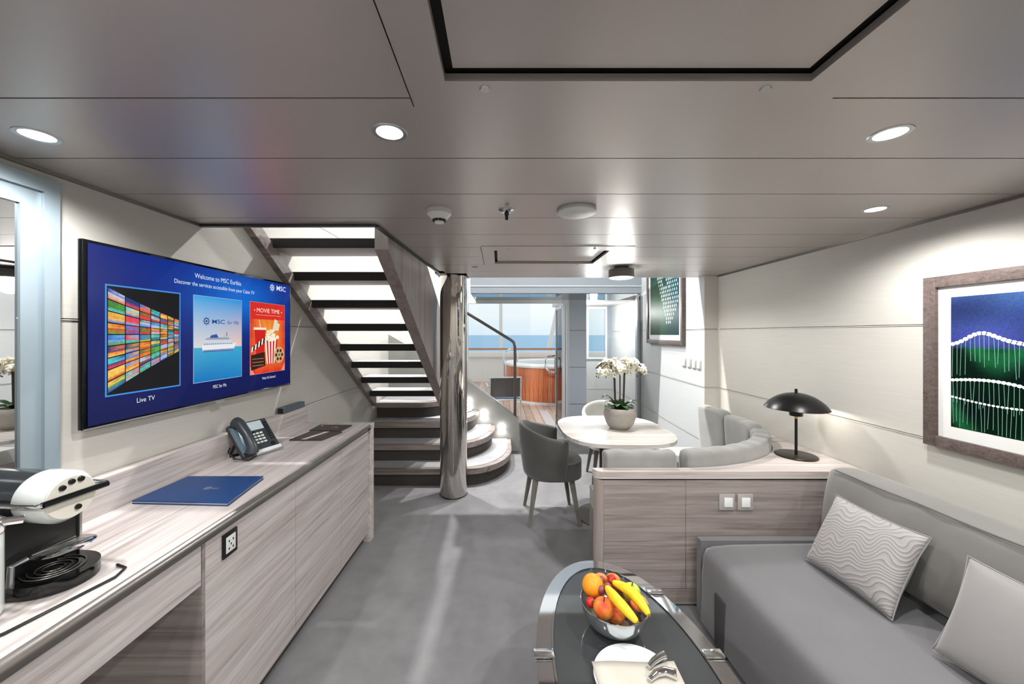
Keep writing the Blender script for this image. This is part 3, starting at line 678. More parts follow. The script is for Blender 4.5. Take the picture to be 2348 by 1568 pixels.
# tile 3: film poster
F = Flat(); x0, x1 = U(.678), U(.941); xm = (x0+x1)/2; W = x1-x0
F.rect(x0-.002, x1+.002, z0-.002, z1+.002, (240, 150, 130), .0008)
zc = z0+(z1-z0)*.5
for k in range(24):
    a, b_ = 2*math.pi*k/24, 2*math.pi*(k+1)/24
    def cl(a): 
        dx, dz = math.cos(a), math.sin(a); q = min(((x1-x0)/2)/max(abs(dx), 1e-6), ((z1-zc) if dz > 0 else (zc-z0))/max(abs(dz), 1e-6)); return (xm+dx*q, zc+dz*q)
    ca, cb_ = cl(a), cl(b_)
    F.poly([(xm, zc), ca, cb_], None, .0012, [(255, 186, 60), (226, 40, 30), (226, 40, 30)] if k % 2 else [(255, 160, 60), (236, 62, 40), (236, 62, 40)])
F.rect(x0, x1, z1-.10, z1, (226, 44, 34), .0013)
F.text('MOVIE TIME', xm, z1-.058, W*.66, (255, 244, 230), .0018, height=.026); F.disc(xm-W*.39, z1-.048, .004, (255, 244, 230), .0018); F.disc(xm+W*.39, z1-.048, .004, (255, 244, 230), .0018)
F.rect(xm-W*.36, xm+W*.36, z1-.075, z1-.073, (255, 200, 180), .0018)
# cup
F.poly([(x0+.05, zc-.10), (x0+.12, zc-.10), (x0+.135, zc+.05), (x0+.035, zc+.05)], (214, 34, 30), .0016); F.rect(x0+.028, x0+.14, zc+.05, zc+.064, (250, 236, 220), .0018)
F.poly([(x0+.085, zc+.06), (x0+.09, zc+.06), (x0+.08, zc+.11), (x0+.075, zc+.11)], (250, 240, 230), .0018)
# popcorn bucket
for k in range(8):
    u0, u1 = k/8, (k+1)/8; tl = x0+.125; tw = .125; bl = x0+.145; bw_ = .085
    F.poly([(bl+bw_*u0, zc-.16), (bl+bw_*u1, zc-.16), (tl+tw*u1, zc-.01), (tl+tw*u0, zc-.01)], (214, 30, 30) if k % 2 else (252, 244, 236), .0020)
for k in range(60):
    a = rnd.uniform(0, math.pi); q = rnd.uniform(0, .06); F.disc(x0+.19+q*1.1*math.cos(a), zc-.012+q*1.05*math.sin(a), rnd.uniform(.008, .013), rnd.choice(((255, 250, 232), (250, 236, 190), (255, 255, 250))), .0023+k*1e-6, 8)
for k in range(12): F.disc(x0+.19+rnd.uniform(-.05, .05), zc+rnd.uniform(0, .035), .004, (232, 176, 60), .0025, 6)
for dx in (0, .022): F.poly([(x0+.20+dx, zc+.05), (x0+.235+dx, zc+.045), (x0+.25+dx, zc+.11-dx), (x0+.22+dx, zc+.12-dx)], (236, 226, 196), .0022+dx*.01)
# clapper
F.poly([(x0+.005, zc-.19), (x0+.13, zc-.17), (x0+.125, zc-.085), (x0+.005, zc-.10)], (54, 22, 16), .0027)
for k in range(8): F.poly([(x0+.005+.0145*k, zc-.085+.007*k), (x0+.0195+.0145*k, zc-.078+.007*k), (x0+.026+.0145*k, zc-.048+.008*k), (x0+.0115+.0145*k, zc-.055+.008*k)], (20, 16, 16) if k % 2 else (246, 240, 230), .0027)
for k in range(3): F.rect(x0+.015, x0+.115, zc-.125-.02*k, zc-.122-.02*k, (190, 150, 110), .0029)
F.disc(x0+.265, zc-.11, .052, (206, 186, 130), .0027, 24)
for k in range(6): F.disc(x0+.265+.03*math.cos(k*1.047), zc-.11+.03*math.sin(k*1.047), .012, (110, 40, 24), .0029, 10)
F.disc(x0+.265, zc-.11, .008, (90, 50, 30), .0029, 8)
F.to('film_tile', M['screen'], scn)

# ---------------------------------------------------------------- mirror on the near left wall
mr = thing('wall_mirror', (-1.54, .75, .95), 'tall mirror in a stepped pale metal frame at the left edge', 'mirror')
ya, yb, za, zb = .25, 1.302, .92, 2.072
def frame4(b, y0, y1, z0, z1, w_, x0, x1): b.box(x0, x1, y0, y0+w_, z0, z1).box(x0, x1, y1-w_, y1, z0, z1).box(x0, x1, y0+w_, y1-w_, z1-w_, z1).box(x0, x1, y0+w_, y1-w_, z0, z0+w_)
b = B(); frame4(b, ya, yb, za, zb, .045, -1.555, -1.525); b.to('outer_frame', M['mirrorframe'], mr)
b = B(); frame4(b, ya+.045, yb-.045, za+.045, zb-.045, .055, -1.558, -1.537); b.to('inner_frame', M['mirrorframe'], mr)
box(-1.556, -1.546, ya+.1, yb-.1, za+.1, zb-.1).to('mirror_glass', M['mirror'], mr)

# ---------------------------------------------------------------- things on the sideboard
mb = thing('media_box', (-1.475, 2.66, 1.01), 'small slate box lying on the upstand below the television', 'box', rz=R(90-1.4))
box(-.13, .13, -.022, .022, .001, .042).to('case', mat('slate_case', (78, 90, 98), .4), mb, world=False, bevel=.003)
box(-.133, -.128, -.016, .016, .006, .037).to('front_window', M['blackgloss'], mb, world=False)
# telephone
ph = thing('telephone', (-1.325, 2.08, CT), 'dark grey desk telephone with handset, propped up by the upstand', 'telephone', rz=R(70))
TM = Matrix.Rotation(R(50), 4, 'X')     # local slope of the body, leaning back
def tilt(b):
    bmesh.ops.transform(b.bm, matrix=Matrix.Translation((0, -.02, .028)) @ TM, verts=b.bm.verts); return b
tilt(B().box(-.11, .11, 0, .20, -.025, 0)).to('body', M['phone'], ph, world=False, bevel=.008, seg=3)
tilt(B().box(-.04, .112, -.006, .014, -.028, .004)).to('front_lip', M['phonelight'], ph, world=False, bevel=.003)
tilt(B().box(-.105, -.035, .02, .18, -.004, .004)).to('cradle', mat('cradle_blue_grey', (96, 118, 130), .3), ph, world=False, bevel=.004)
tilt(B().tube([(-.075, .005, .02), (-.075, .03, .042), (-.075, .10, .05), (-.075, .17, .042), (-.075, .195, .02)], lambda t: .024+.009*abs(2*t-1)**2, 12)).to('handset', M['phone'], ph, world=False, angle=70)
tilt(B().box(-.02, .07, .135, .19, 0, .004)).to('display', M['lcd'], ph, world=False, bevel=.002)
ky = None
for i in range(3):
    for j in range(4):
        tilt(B().box(-.012+i*.022, .003+i*.022, .05+j*.019, .06+j*.019, 0, .004)).to('key', M['keys'], ph, world=False)
for j in range(8): tilt(B().box(.075, .098, .06+j*.015, .068+j*.015, 0, .003)).to('key', M['black'], ph, world=False)
tilt(B().lathe([(0, .004), (.012, .004), (.014, 0)], (.075, .03, 0), 16)).to('dial_key', M['black'], ph, world=False)
B().tube([(-.08, .060, .12), (-.085, .125, .006)], .008, 6).tube([(.05, .060, .12), (.04, .125, .006)], .008, 6).tube([(-.085, .125, .007), (.04, .125, .007)], .006, 6).to('stand', M['black'], ph, world=False)
pts = [Vector((-.045+.004*math.cos(i*1.6), -.012+.05*math.sin(math.pi*i/90)+.004*math.sin(i*1.6), .03+.0013*i)) for i in range(91)]
B().tube(pts, .0022, 5).to('coiled_cord', M['black'], ph, world=False)
B().tube([(-.10, .10, .06), (-.13, .07, .05), (-.13, .02, .02), (-.09, -.03, .006), (-.05, -.035, .02)], .004, 6).to('cable', M['black'], ph, world=False)
# folder
fd = thing('leather_folder', (-1.27, 1.605, CT), 'dark blue leather folder with a small silver crest on the sideboard', 'folder')
fp = [(-1.458, 1.487), (-1.065, 1.468), (-1.098, 1.742), (-1.446, 1.742)]
B().prism(fp, CT+.0005, CT+.005).to('back_cover', M['blue'], fd, bevel=.0015)
B().prism([(x*.985-.02, y*.985+.024) for x, y in fp], CT+.005, CT+.010).to('pages', M['keys'], fd)
B().prism(fp, CT+.010, CT+.015).to('front_cover', M['blue'], fd, bevel=.0015)
F = Flat(); F.wheel(0, 0, .022, (205, 210, 216), 0); F.text('MSC', .035, -.01, .035, (205, 210, 216), 0)
o = F.to('crest', mat('silver_foil', (205, 208, 212), .3, metal=.6), fd); o.location = (-1.25+1.27, 0, .0155); o.rotation_euler = (R(-90), 0, 0); o.location.y = 0
o.rotation_euler = (R(-90), 0, 0)
# brochures
def brochure(pts, lab, strip):
    t = thing('brochure', (sum(p[0] for p in pts)/4, sum(p[1] for p in pts)/4, CT), lab, 'brochure', group='brochures on the sideboard')
    B().prism(pts, CT+.0005, CT+.009).to('booklet', M['darkprint'], t, bevel=.001)
    a, b_, c, d = [Vector(p) for p in pts]
    L_ = lambda u, v: (a.lerp(b_, u)).lerp(d.lerp(c, u), v)
    q = B()
    if strip: q.prism([L_(.36, .0), L_(.5, .0), L_(.62, 1), L_(.48, 1)], CT+.009, CT+.0094)
    else:
        for u in (.52, .60, .64, .67): q.prism([L_(u, .5), L_(u+.02, .5), L_(u+.03, .62), L_(u+.01, .62)], CT+.009, CT+.0094)
        q.prism([L_(.1, .75), L_(.16, .75), L_(.16, .85), L_(.1, .85)], CT+.009, CT+.0094)
    q.to('printed_band', M['gold'], t)
brochure([(-1.33, 2.37), (-1.125, 2.37), (-1.075, 2.56), (-1.30, 2.56)], 'brown brochure with a pale printed band, nearer of the pair', True)
brochure([(-1.32, 2.60), (-1.10, 2.59), (-1.085, 2.75), (-1.32, 2.76)], 'plain dark brochure nearest the far end of the sideboard', False)

# coffee machine
cm = thing('coffee_machine', (-1.30, 1.035, CT), 'black and cream capsule coffee machine with chrome handle on the sideboard', 'coffee machine', rz=R(-6))
Lc = dict(world=False)
box(-.17, .045, -.082, .082, .012, .20).to('body', M['black'], cm, bevel=.008, **Lc)
b = B()
for s in (-1, 1): b.box(-.17, .05, s*.0825-.003, s*.0825+.003, .01, .205)
b.to('side_trim', M['silver'], cm, **Lc)
B().lathe([(0, -.16), (.05, -.16), (.064, -.15), (.066, -.13), (.066, .07), (0, .07)], (0, 0, .232), 40, rot=(0, R(90), 0)).to('head', M['machine'], cm, **Lc)
B().lathe([(.067, .05), (.069, .055), (.068, .115), (.058, .132), (.05, .134), (0, .134)], (0, 0, .232), 48, rot=(0, R(90), 0)).to('front_ring', M['porcelain'], cm, **Lc)
B().lathe([(.056, .133), (.055, .137), (0, .139)], (0, 0, .232), 40, rot=(0, R(90), 0)).to('face', M['cream'], cm, **Lc)
for (y, z) in ((-.022, .032), (-.002, .042), (.019, .042), (.012, -.032)):
    B().lathe([(0, .006), (.0065, .006), (.008, 0)], (.137, y, .232+z), 14, rot=(0, R(90), 0)).to('button', M['black'], cm, **Lc)
B().tube([(-.15, -.083, .236), (.10, -.083, .240), (.142, -.080, .240), (.152, -.07, .240)], .006, 10).tube([(-.15, .083, .236), (.10, .083, .240), (.142, .080, .240), (.152, .07, .240)], .006, 10).to('handle', M['chrome'], cm, **Lc)
B().tube([(.152, -.072, .240), (.152, .072, .240)], .0085, 12).to('grip', M['blackgloss'], cm, **Lc)
b = B().prism([(.03, -.085)]+arc(.08, 0, .095, .085, -90, 90, 16)+[(.03, .085)], .002, .034)
b.to('drip_tray', M['blackgloss'], cm, angle=30, **Lc)
b = B()
for r in (.02, .033, .046, .058): b.tube([(.08+r*math.cos(a)*1.1, r*math.sin(a), .036) for a in [math.pi*2*i/24 for i in range(24)]], .0018, 5, closed=True)
b.to('grille', M['rail'], cm, **Lc)
b = B().lathe([(.0, .086), (.055, .086), (.060, .089), (.055, .092), (0, .091)], (.10, .01, 0), 28, sx=.85, sy=1.1)
for k in range(5): b.box(.07+k*.014, .073+k*.014, -.04, .055, .092, .0935)
b.to('cup_stand', M['chrome'], cm, **Lc)
B().tube([(.075, -.05, .088), (.07, -.078, .084), (.07, -.08, .034)], .007, 8).to('stand_arm', M['silver'], cm, **Lc)
# milk container standing in front of it
mc = thing('milk_container', (-1.235, .882, CT), 'white lidded milk container left of the coffee machine', 'container')
B().lathe([(0, .001), (.040, .001), (.043, .01), (.043, .20), (.0, .20)], (-1.235, .882, CT), 28).to('vessel', M['porcelain'], mc)
B().lathe([(.044, .195), (.046, .2), (.046, .225), (.03, .238), (0, .24)], (-1.235, .882, CT), 28).tube([(-1.205, .90, CT+.222), (-1.18, .93, CT+.216)], .01).to('lid', M['chrome'], mc)
b = B(); rr = [(-1.31, .80), (-1.13, .80), (-1.09, .86), (-1.062, 1.06), (-1.08, 1.10), (-1.12, 1.11)]
b.tube([(x, y, CT+.004) for x, y in rr], .0035, 6)
b.to('power_cord', M['black'], cm)

# ================================================================ RIGHT SIDE: artworks
def artwork(name, loc, rz, W, H, fr, lab):
    t = thing(name, loc, lab, 'artwork', rz=rz, group=None)
    b = B().box(0, fr, -.035, 0, 0, H).box(W-fr, W, -.035, 0, 0, H).box(fr, W-fr, -.035, 0, H-fr, H).box(fr, W-fr, -.035, 0, 0, fr)
    b.to('frame', M['frame'], t, world=False, bevel=.0015)
    box(fr, W-fr, -.020, -.004, fr, H-fr).to('mat_board', M['white'], t, world=False)
    return t
# large one, on the right wall: left edge far from us
aw = artwork('framed_artwork', (XR-.001, 1.83, 1.018), R(-90), 1.15, .804, .052, 'blue and green landscape artwork in a walnut frame above the sofa')
F = Flat(); x0, x1, z0, z1 = .052+.05, 1.15-.1, .052+.055, .804-.052-.05
def land(x, z):
    u = (x-x0)/(x1-x0); v = (z-z0)/(z1-z0)
    n = .5+.5*math.sin(9*u+5*v)*math.cos(13*v-4*u+1)
    if v > .62: return (int(34+26*n), int(44+52*n*v*v), int(84+56*n))
    g = max(0, math.sin(7*u+9*v+2*math.sin(11*u)))**2
    return (int(6+16*g), int(16+66*g+12*n), int(16+34*g))
NX, NZ = 44, 30
for i in range(NX):
    for j in range(NZ):
        q = [(x0+(x1-x0)*(i+a)/NX, z0+(z1-z0)*(j+b_)/NZ) for a, b_ in ((0, 0), (1, 0), (1, 1), (0, 1))]
        F.poly(q, None, .0205, [land(*p) for p in q])
pic = F.to('print', M['print'], aw)
F = Flat()
def ridge(f, n, r, drop, u0=0, u1=1):
    last = None
    for i in range(n):
        u = u0+(u1-u0)*(i+.5)/n; x = x0+(x1-x0)*u; z = z0+(z1-z0)*f(u)
        L_ = min(drop*rnd.uniform(.7, 1.1), z-z0-.004); sw = rnd.uniform(-.006, .006)
        F.poly([(x-.0009, z), (x+.0009, z), (x+.0012+sw, z-L_), (x-.0006+sw, z-L_)], (118, 164, 144), .0212); F.disc(x, z, r, (246, 248, 246), .0216, 10, r*.8)
ridge(lambda u: .63+.07*math.exp(-((u-.11)/.07)**2)+.03*math.sin(9*u)**2, 60, .0105, .15)
ridge(lambda u: .36-.12*u+.04*math.sin(9*u), 60, .009, .12)
ridge(lambda u: .235-.03*math.sin(8*u), 24, .006, .14, 0, .36)
ridge(lambda u: .12+.1*u, 44, .006, .08, .34, 1)
F.to('bead_drawing', mat('bead_print', (240, 244, 240), .4), pic)
bpy.data.objects['bead_drawing'].data.materials[0] = M['print2'] = vcol('bead_ink', 0, .4)
# far one, on the dining wall
A = Vector((2.06, YG)); Bv = Vector((1.965, YW)); dd = (Bv-A).normalized()
Ps = A+dd*(5.5-5.12)-Vector((.004, 0))
fa = artwork('framed_artwork', (Ps.x, Ps.y, 1.43), math.atan2(dd.y, dd.x), 1.12, 1.15, .05, 'dark green artwork of white leaf dots in the dining corner')
F = Flat(); x0, x1, z0, z1 = .11, 1.01, .11, 1.04
for i in range(12):
    for j in range(12):
        q = [((i+a)/12, (j+b_)/12) for a, b_ in ((0, 0), (1, 0), (1, 1), (0, 1))]
        F.poly([(x0+(x1-x0)*u, z0+(z1-z0)*v) for u, v in q], None, .0205, [(int(22+34*math.exp(-((u-.2)**2+(v-.4)**2)*7)), int(48+44*math.exp(-((u-.25)**2+(v-.35)**2)*6)+8*v), int(42+22*v+10*u)) for u, v in q])
for r_ in range(17):
    v = .16+r_*.05; c0 = .62+.1*math.sin(v*4); hw = .09+.28*math.sin(min(1, (v-.16)/.75)*math.pi*.6)
    n = max(2, int(hw*2/.055))
    for i in range(n):
        u = c0-hw+2*hw*(i+.5)/n+(.015 if r_ % 2 else 0)+rnd.uniform(-.006, .006)
        if u > .97 or (v > .62 and abs(u-.55+.25*(v-.6)) < .05): continue
        F.disc(x0+(x1-x0)*u, z0+(z1-z0)*v, .0105, (236, 244, 240) if u < .75 else (176, 214, 208), .0212, 14, .018)
F.to('print', M['print2'], fa)

# switches on the dining wall
for k, y in enumerate((3.70, 3.80, 3.91, 4.03)):
    fx = 1.965+.05*(y-3.6)
    s = thing('wall_switch', (fx, y, 1.245), 'white wall switch beside the dining artwork, %s' % ('nearest the wall corner', 'second from the wall corner', 'third from the wall corner', 'nearest the artwork')[k], 'switch', rz=R(-90), group='row of four wall switches')
    box(-.04, .04, -.010, 0, -.045, .045).to('plate', M['switch'], s, world=False, bevel=.002)
    box(-.026, .026, -.016, -.010, -.034, .034).to('rocker', M['switchw'], s, world=False, bevel=.003)

# ================================================================ BANQUETTE AND PARTITION
PY = 2.13
bq = thing('banquette', (1.3, 2.9, 0), 'curved grey banquette behind an ash grey half-height partition', 'banquette')
def fillet_rect(x0, x1, y0, y1, r): return arc(x0+r, y0+r, r, r, 180, 270, 8)+[(x1, y0), (x1, y1), (x0, y1)]
PIN = 2.225
arcin = lambda off: arc(1.05, 2.97, .955-off, .78-off, 0, -90, 24)     # from right round to front
# ledge slab
B().prism(arc(.54+.05, PY+.05, .05, .05, 180, 270, 8)+[(XR-.006, PY), (XR-.006, YW-.002), (2.005, YW-.002)]+[(2.005, 2.97)]+arcin(0)+[(.54, 2.19)], .728, .77).to('ledge', M['wood_top'], bq, bevel=.003)
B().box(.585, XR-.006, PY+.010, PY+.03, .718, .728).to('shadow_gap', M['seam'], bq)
def pan(x0, x1, z0, z1, name='panel'): box(x0, x1, PY+.006, PY+.024, z0, z1).to(name, M['wood_x'], bq, bevel=.001, seg=1)
pan(.592, 1.058, .10, .718); pan(1.060, XR-.006, .10, .718)
pan(.592, XR-.006, .012, .096, 'plinth')
B().prism(arc(.546+.045, PY+.006+.045, .045, .045, 180, 270, 8)+[(.591, 2.19), (.546, 2.19)], .0, .718).to('corner_post', wood('post_laminate', (140, 127, 122), (158, 146, 141), (172, 160, 155), 'z'), bq, angle=30)
# carcass: seat base, rounded front
inner = lambda off: [(XR-.1-off, YW-.01)]+arcin(off)+[(.645, 2.19+off)]
sb = inner(.11)+[(.645, 2.19+.50)]+arc(1.05, 2.97, .955-.50, .78-.50, -90, 0, 16)+[(XR-.1-.50, YW-.01)]
B().prism(sb, .0, .34).to('seat_base', M['wood_x'], bq, angle=30)
B().prism(sb, .342, .47).to('seat_cushion', M['velvetlight'], bq, bevel=.025, seg=3, angle=60)
# backrest cushions swept along the curve
def sweep_cushion(path, z0, z1, th, name, m):
    """path: outer line; cushion grows to its left (inwards)"""
    b = B(); n = len(path); sec = []
    r = .035
    for (cx, cz, a0) in ((r, z0+r, 180), (r, z1-r, 90), (th-r, z1-r, 0), (th-r, z0+r, -90)):
        for i in range(5):
            a = R(a0+(0 if a0 != 180 else 0))
        pass
    for (cx, cz, a0, a1) in ((th-r, z0+.02, -90, 0), (th-r, z1-r, 0, 90), (r, z1-r, 90, 180), (.01, z0+.01, 180, 270)):
        for i in range(5):
            a = R(a0+(a1-a0)*i/4); rr = r if cz > z0+.05 else .01; sec.append((cx+rr*math.cos(a), cz+rr*math.sin(a)))
    rings = []
    P = [Vector(p) for p in path]
    for i, p in enumerate(P):
        t = (P[min(i+1, n-1)]-P[max(i-1, 0)]).normalized(); nn = Vector((-t.y, t.x))
        d = min(i, n-1-i); sh = {0: .90}.get(d, 1)
        mx, mz = th/2, (z0+z1)/2
        ring = []
        for (o_, z) in sec:
            oo = mx+(o_-mx)*sh; zz = mz+(z-mz)*(1-(1-sh)*.25); q = p+nn*oo
            bulge = .004*math.sin(i*1.7+z*40)
            ring.append(b.bm.verts.new((q.x, q.y, zz+bulge*(1 if z > z1-.08 else 0))))
        rings.append(ring)
    k = len(sec)
    for a_, c_ in zip(rings, rings[1:]):
        for j in range(k): b.bm.faces.new((a_[j], a_[(j+1) % k], c_[(j+1) % k], c_[j]))
    b.bm.faces.new(rings[0][::-1]); b.bm.faces.new(rings[-1])
    return b.to(name, m, bq, sub=1, angle=180)
def dens(a, c, n): return [(a[0]+(c[0]-a[0])*i/n, a[1]+(c[1]-a[1])*i/n) for i in range(n+1)]
tip = lambda pts, e=.012: pts
full = arc(1.05, 2.97, .950, .775, -90, 0, 36)
sweep_cushion([(.622, 2.195), (.632, 2.195)]+dens((.66, 2.195), (1.02, 2.195), 8)+[(1.036, 2.195), (1.043, 2.195)], .472, .852, .115, 'back_cushion', M['backfab'])
sweep_cushion(full[1:31], .472, .858, .115, 'back_cushion', M['backfab'])
sweep_cushion(full[31:]+dens((2.0, 3.0), (2.0, 3.19), 4), .472, .875, .115, 'back_cushion', M['backfab'])
sweep_cushion(dens((2.0, 3.20), (1.97, 3.57), 8), .472, .89, .115, 'back_cushion', M['backfab'])
# switches on the partition
for k, (x, dx) in enumerate(((1.290, .006), (1.395, 0))):
    s = thing('light_switch', (x, PY+.006, .596), 'square silver wall switch on the partition, %s' % ('left of the pair' if k == 0 else 'right of the pair'), 'switch', group='two switches on the partition')
    box(-.044, .044, -.008, 0, -.045, .045).to('plate', M['switch'], s, world=False, bevel=.002)
    box(-.024+dx, .024+dx, -.014, -.008, -.026, .026, rot=None).to('rocker', M['switchw'], s, world=False, bevel=.002)

# lamp
tl = thing('table_lamp', (1.896, 2.40, .77), 'black metal table lamp with a wide dome shade on the ledge', 'lamp')
B().lathe([(0, .001), (.110, .001), (.113, .004), (.113, .009), (.108, .012), (0, .012)], (1.896, 2.40, .77), 48).to('base', M['lampbase'], tl)
B().lathe([(.008, .012), (.008, .24)], (1.896, 2.40, .77), 16).to('pole', M['lampblack'], tl)
B().lathe([(.0, .24), (.010, .24), (.010, .258), (0, .258)], (1.896, 2.40, .77), 16).to('collar', M['brass'], tl)
B().lathe([(0, .258), (.034, .258), (.036, .262), (.036, .315), (0, .315)], (1.896, 2.40, .77), 28).to('socket', M['lampblack'], tl)
pf = [(.2*math.sin(a), .206+.2*math.cos(a)) for a in [R(59.3-59.3*i/14) for i in range(15)]]
B().lathe(pf+[(.0, .4055)]+[(max(0, r-.003), z-.003) for r, z in pf[::-1]], (1.896, 2.40, .77), 56).to('lamp_shade', M['lampblack'], tl, angle=60)
B().lathe([(0, .43), (.008, .43), (.008, .40), (0, .40)], (1.896, 2.40, .77), 12).to('finial', M['lampblack'], tl)
B().ball((1.896, 2.40, .77+.338), .02).to('bulb', M['lens'], tl)
point(1.93, 2.37, 1.083, 2.2, .02)

# ================================================================ DINING
dt = thing('dining_table', (.96, 3.19, 0), 'pale wood dining table with rounded corners and grey column', 'table')
tp = super_pts(.96, 3.19, .445, .49, 72, 3.0)
B().prism(tp, .722, .75).to('tabletop', M['wood_table'], dt, bevel=.011, seg=3, angle=60)
B().lathe([(.05, 0), (.05, .70), (.16, .712), (.16, .721), (0, .721)], (.90, 3.2, 0), 32).to('column', M['greymetal'], dt)
B().lathe([(0, 0), (.24, 0), (.24, .008), (.05, .02)], (.90, 3.2, 0), 40).to('foot_plate', M['greymetal'], dt)

def make_chair(x, y, rz, velvet, lab):
    t = thing('dining_chair', (x, y, 0), lab, 'chair', rz=rz, group='tub chairs at the dining table')
    b = B()
    def shell(u, v, off):
        ph = R(-112+224*u); c = -math.cos(ph); s = math.sin(ph)
        taper = .84+.16*min(1, v*1.5); rx = (.265-off)*taper; ry = (.275-off)*taper
        ztop = .70+.105*(.5+.5*math.cos(ph*180/112))**.7; z = .37+(ztop-.37)*v
        return (c*rx+(.02 if c > 0 else 0), s*ry, z)
    NU, NV = 33, 9
    g1 = b.grid(lambda u, v: shell(u, v, 0), NU, NV); g2 = b.grid(lambda u, v: shell(u, v, .035), NU, NV)
    for i in range(NU-1):
        b.bm.faces.new((g1[i][-1], g1[i+1][-1], g2[i+1][-1], g2[i][-1])); b.bm.faces.new((g1[i][0], g2[i][0], g2[i+1][0], g1[i+1][0]))
    for g in (0, NU-1):
        for j in range(NV-1): b.bm.faces.new((g1[g][j], g1[g][j+1], g2[g][j+1], g2[g][j]))
    b.to('backrest', velvet, t, world=False, sub=1, angle=180)
    b = B(); b.prism(super_pts(.03, 0, .235, .222, 40, 2.5), .365, .50); b.to('seat', velvet, t, world=False, bevel=.035, seg=4, angle=60)
    for sx_ in (-1, 1):
        for sy_ in (-1, 1):
            x0, y0 = (.15 if sx_ > 0 else -.13), sy_*.14; x1, y1 = sx_*.205+.01, sy_*.195
            q = B(); q.tube([(x0, y0, .40), (x1, y1, 0)], .032, 4, r1=.016); q.to('leg', M['chairleg'], t, world=False, bevel=.003)
    return t
make_chair(.425, 3.215, R(2), M['velvet'], 'dark grey velvet tub chair on the left side of the table')
make_chair(1.16, 4.02, R(-95), M['velvetlight'], 'pale grey tub chair behind the table by the glass')

# orchid
pt = thing('potted_orchid', (1.02, 3.19, .75), 'white orchid in a round grey pot on the dining table', 'potted plant')
OC = (1.02, 3.19, .75)
B().lathe([(0, .001), (.07, .001), (.085, .008), (.112, .045), (.130, .095), (.133, .13), (.126, .16), (.118, .176), (.110, .178), (.108, .165), (.0, .16)], OC, 48).to('pot', M['pot'], pt)
B().lathe([(.107, .158), (.05, .168), (0, .172)], OC, 24).to('soil', M['soil'], pt)
def leaf(ang, L_, rise, wd):
    b = B()
    def f(u, v):
        d = L_*u; z = .165+rise*math.sin(u*math.pi*.62)-.02*u*u; w_ = 1.25*wd*math.sin(math.pi*min(1, u*.93+.07))**.7*(v-.5)*2
        ca, sa = math.cos(ang), math.sin(ang); return (OC[0]+ca*(.015+d)-sa*w_, OC[1]+sa*(.015+d)+ca*w_, OC[2]+z+.25*abs(w_))
    b.grid(f, 10, 5); return b.to('leaf', M['leaf'], pt, solid=.002, angle=180)
for a, l, r_, wd in ((178, .14, .12, .03), (205, .15, .05, .026), (160, .11, .07, .024), (-10, .15, .085, .018), (20, .12, .06, .022), (-40, .11, .05, .024), (240, .10, .06, .026), (280, .11, .045, .025), (320, .12, .08, .02), (60, .1, .08, .02), (110, .1, .07, .024)): leaf(R(a), l, r_, wd)
heads = []
for i, (dx, dy, tx) in enumerate(((-.05, .0, -.03), (-.035, .02, -.015), (-.005, -.02, 0), (.01, .02, .005), (.035, 0, .03), (.05, .02, .04))):
    p0 = Vector((OC[0]+dx*.8, OC[1]+dy, OC[2]+.16)); p1 = Vector((OC[0]+dx-.0, OC[1]+dy, OC[2]+.45)); s = -1 if i < 3 else 1
    pts = [p0, p0.lerp(p1, .5), p1, p1+Vector((s*.02, 0, .07)), p1+Vector((s*.06, 0, .11)), p1+Vector((s*.11, -.01, .105)), p1+Vector((s*.16, -.02, .06))]
    B().tube(pts, .005, 6).to('stem', M['stem'], pt)
def flower_mesh():
    b = B()
    for k in range(5):
        a = R(90+72*k); wd = .013 if k not in (1, 4) else .018; L_ = .027
        ca, sa = math.cos(a), math.sin(a)
        def f(u, v):
            w_ = wd*math.sin(math.pi*min(1, .12+.86*u))*(v-.5)*2; d = .002+L_*u
            return (ca*d-sa*w_, -.004*math.sin(u*3)+.35*abs(w_), sa*d+ca*w_)
        b.grid(f, 5, 3)
    b.ball((0, -.004, -.002), .0055, u=8, v=6)
    return b
fl0 = None
cent = [(-.095, .515, 38), (.095, .535, 44)]
for cx, cz, n in cent:
    for i in range(n):
        a = rnd.uniform(0, 2*math.pi); q = math.sqrt(rnd.random()); x = cx+q*.105*math.cos(a); z = cz+q*.068*math.sin(a)-(.35*max(0, abs(x)-.1)); y = rnd.uniform(-.05, .045)
        if fl0 is None:
            fb = flower_mesh(); fl0 = fb.to('flower', M['petal'], pt, world=False, solid=.0008, angle=180); fl0.data.materials.append(M['pistil'])
            for p in fl0.data.polygons:
                if len(p.vertices) == 3 or p.index >= 40: p.material_index = 1
            o = fl0
        else: o = fl0.copy(); C.objects.link(o)
        o.location = (x, y, z); o.rotation_euler = (R(rnd.uniform(-35, 20)), R(rnd.uniform(-30, 30)), R(rnd.uniform(-55, 55))); s = rnd.uniform(.95, 1.3); o.scale = (s, s, s)
for i in range(16):
    s = -1 if i < 8 else 1; x = s*rnd.uniform(.12, .2); z = .51-abs(x)*.28+rnd.uniform(-.04, .02)
    B().ball((OC[0]+x, OC[1]+rnd.uniform(-.03, .03), OC[2]+z), .006, 1, 1, 1.3, 8, 6).to('bud', M['bud'], pt)

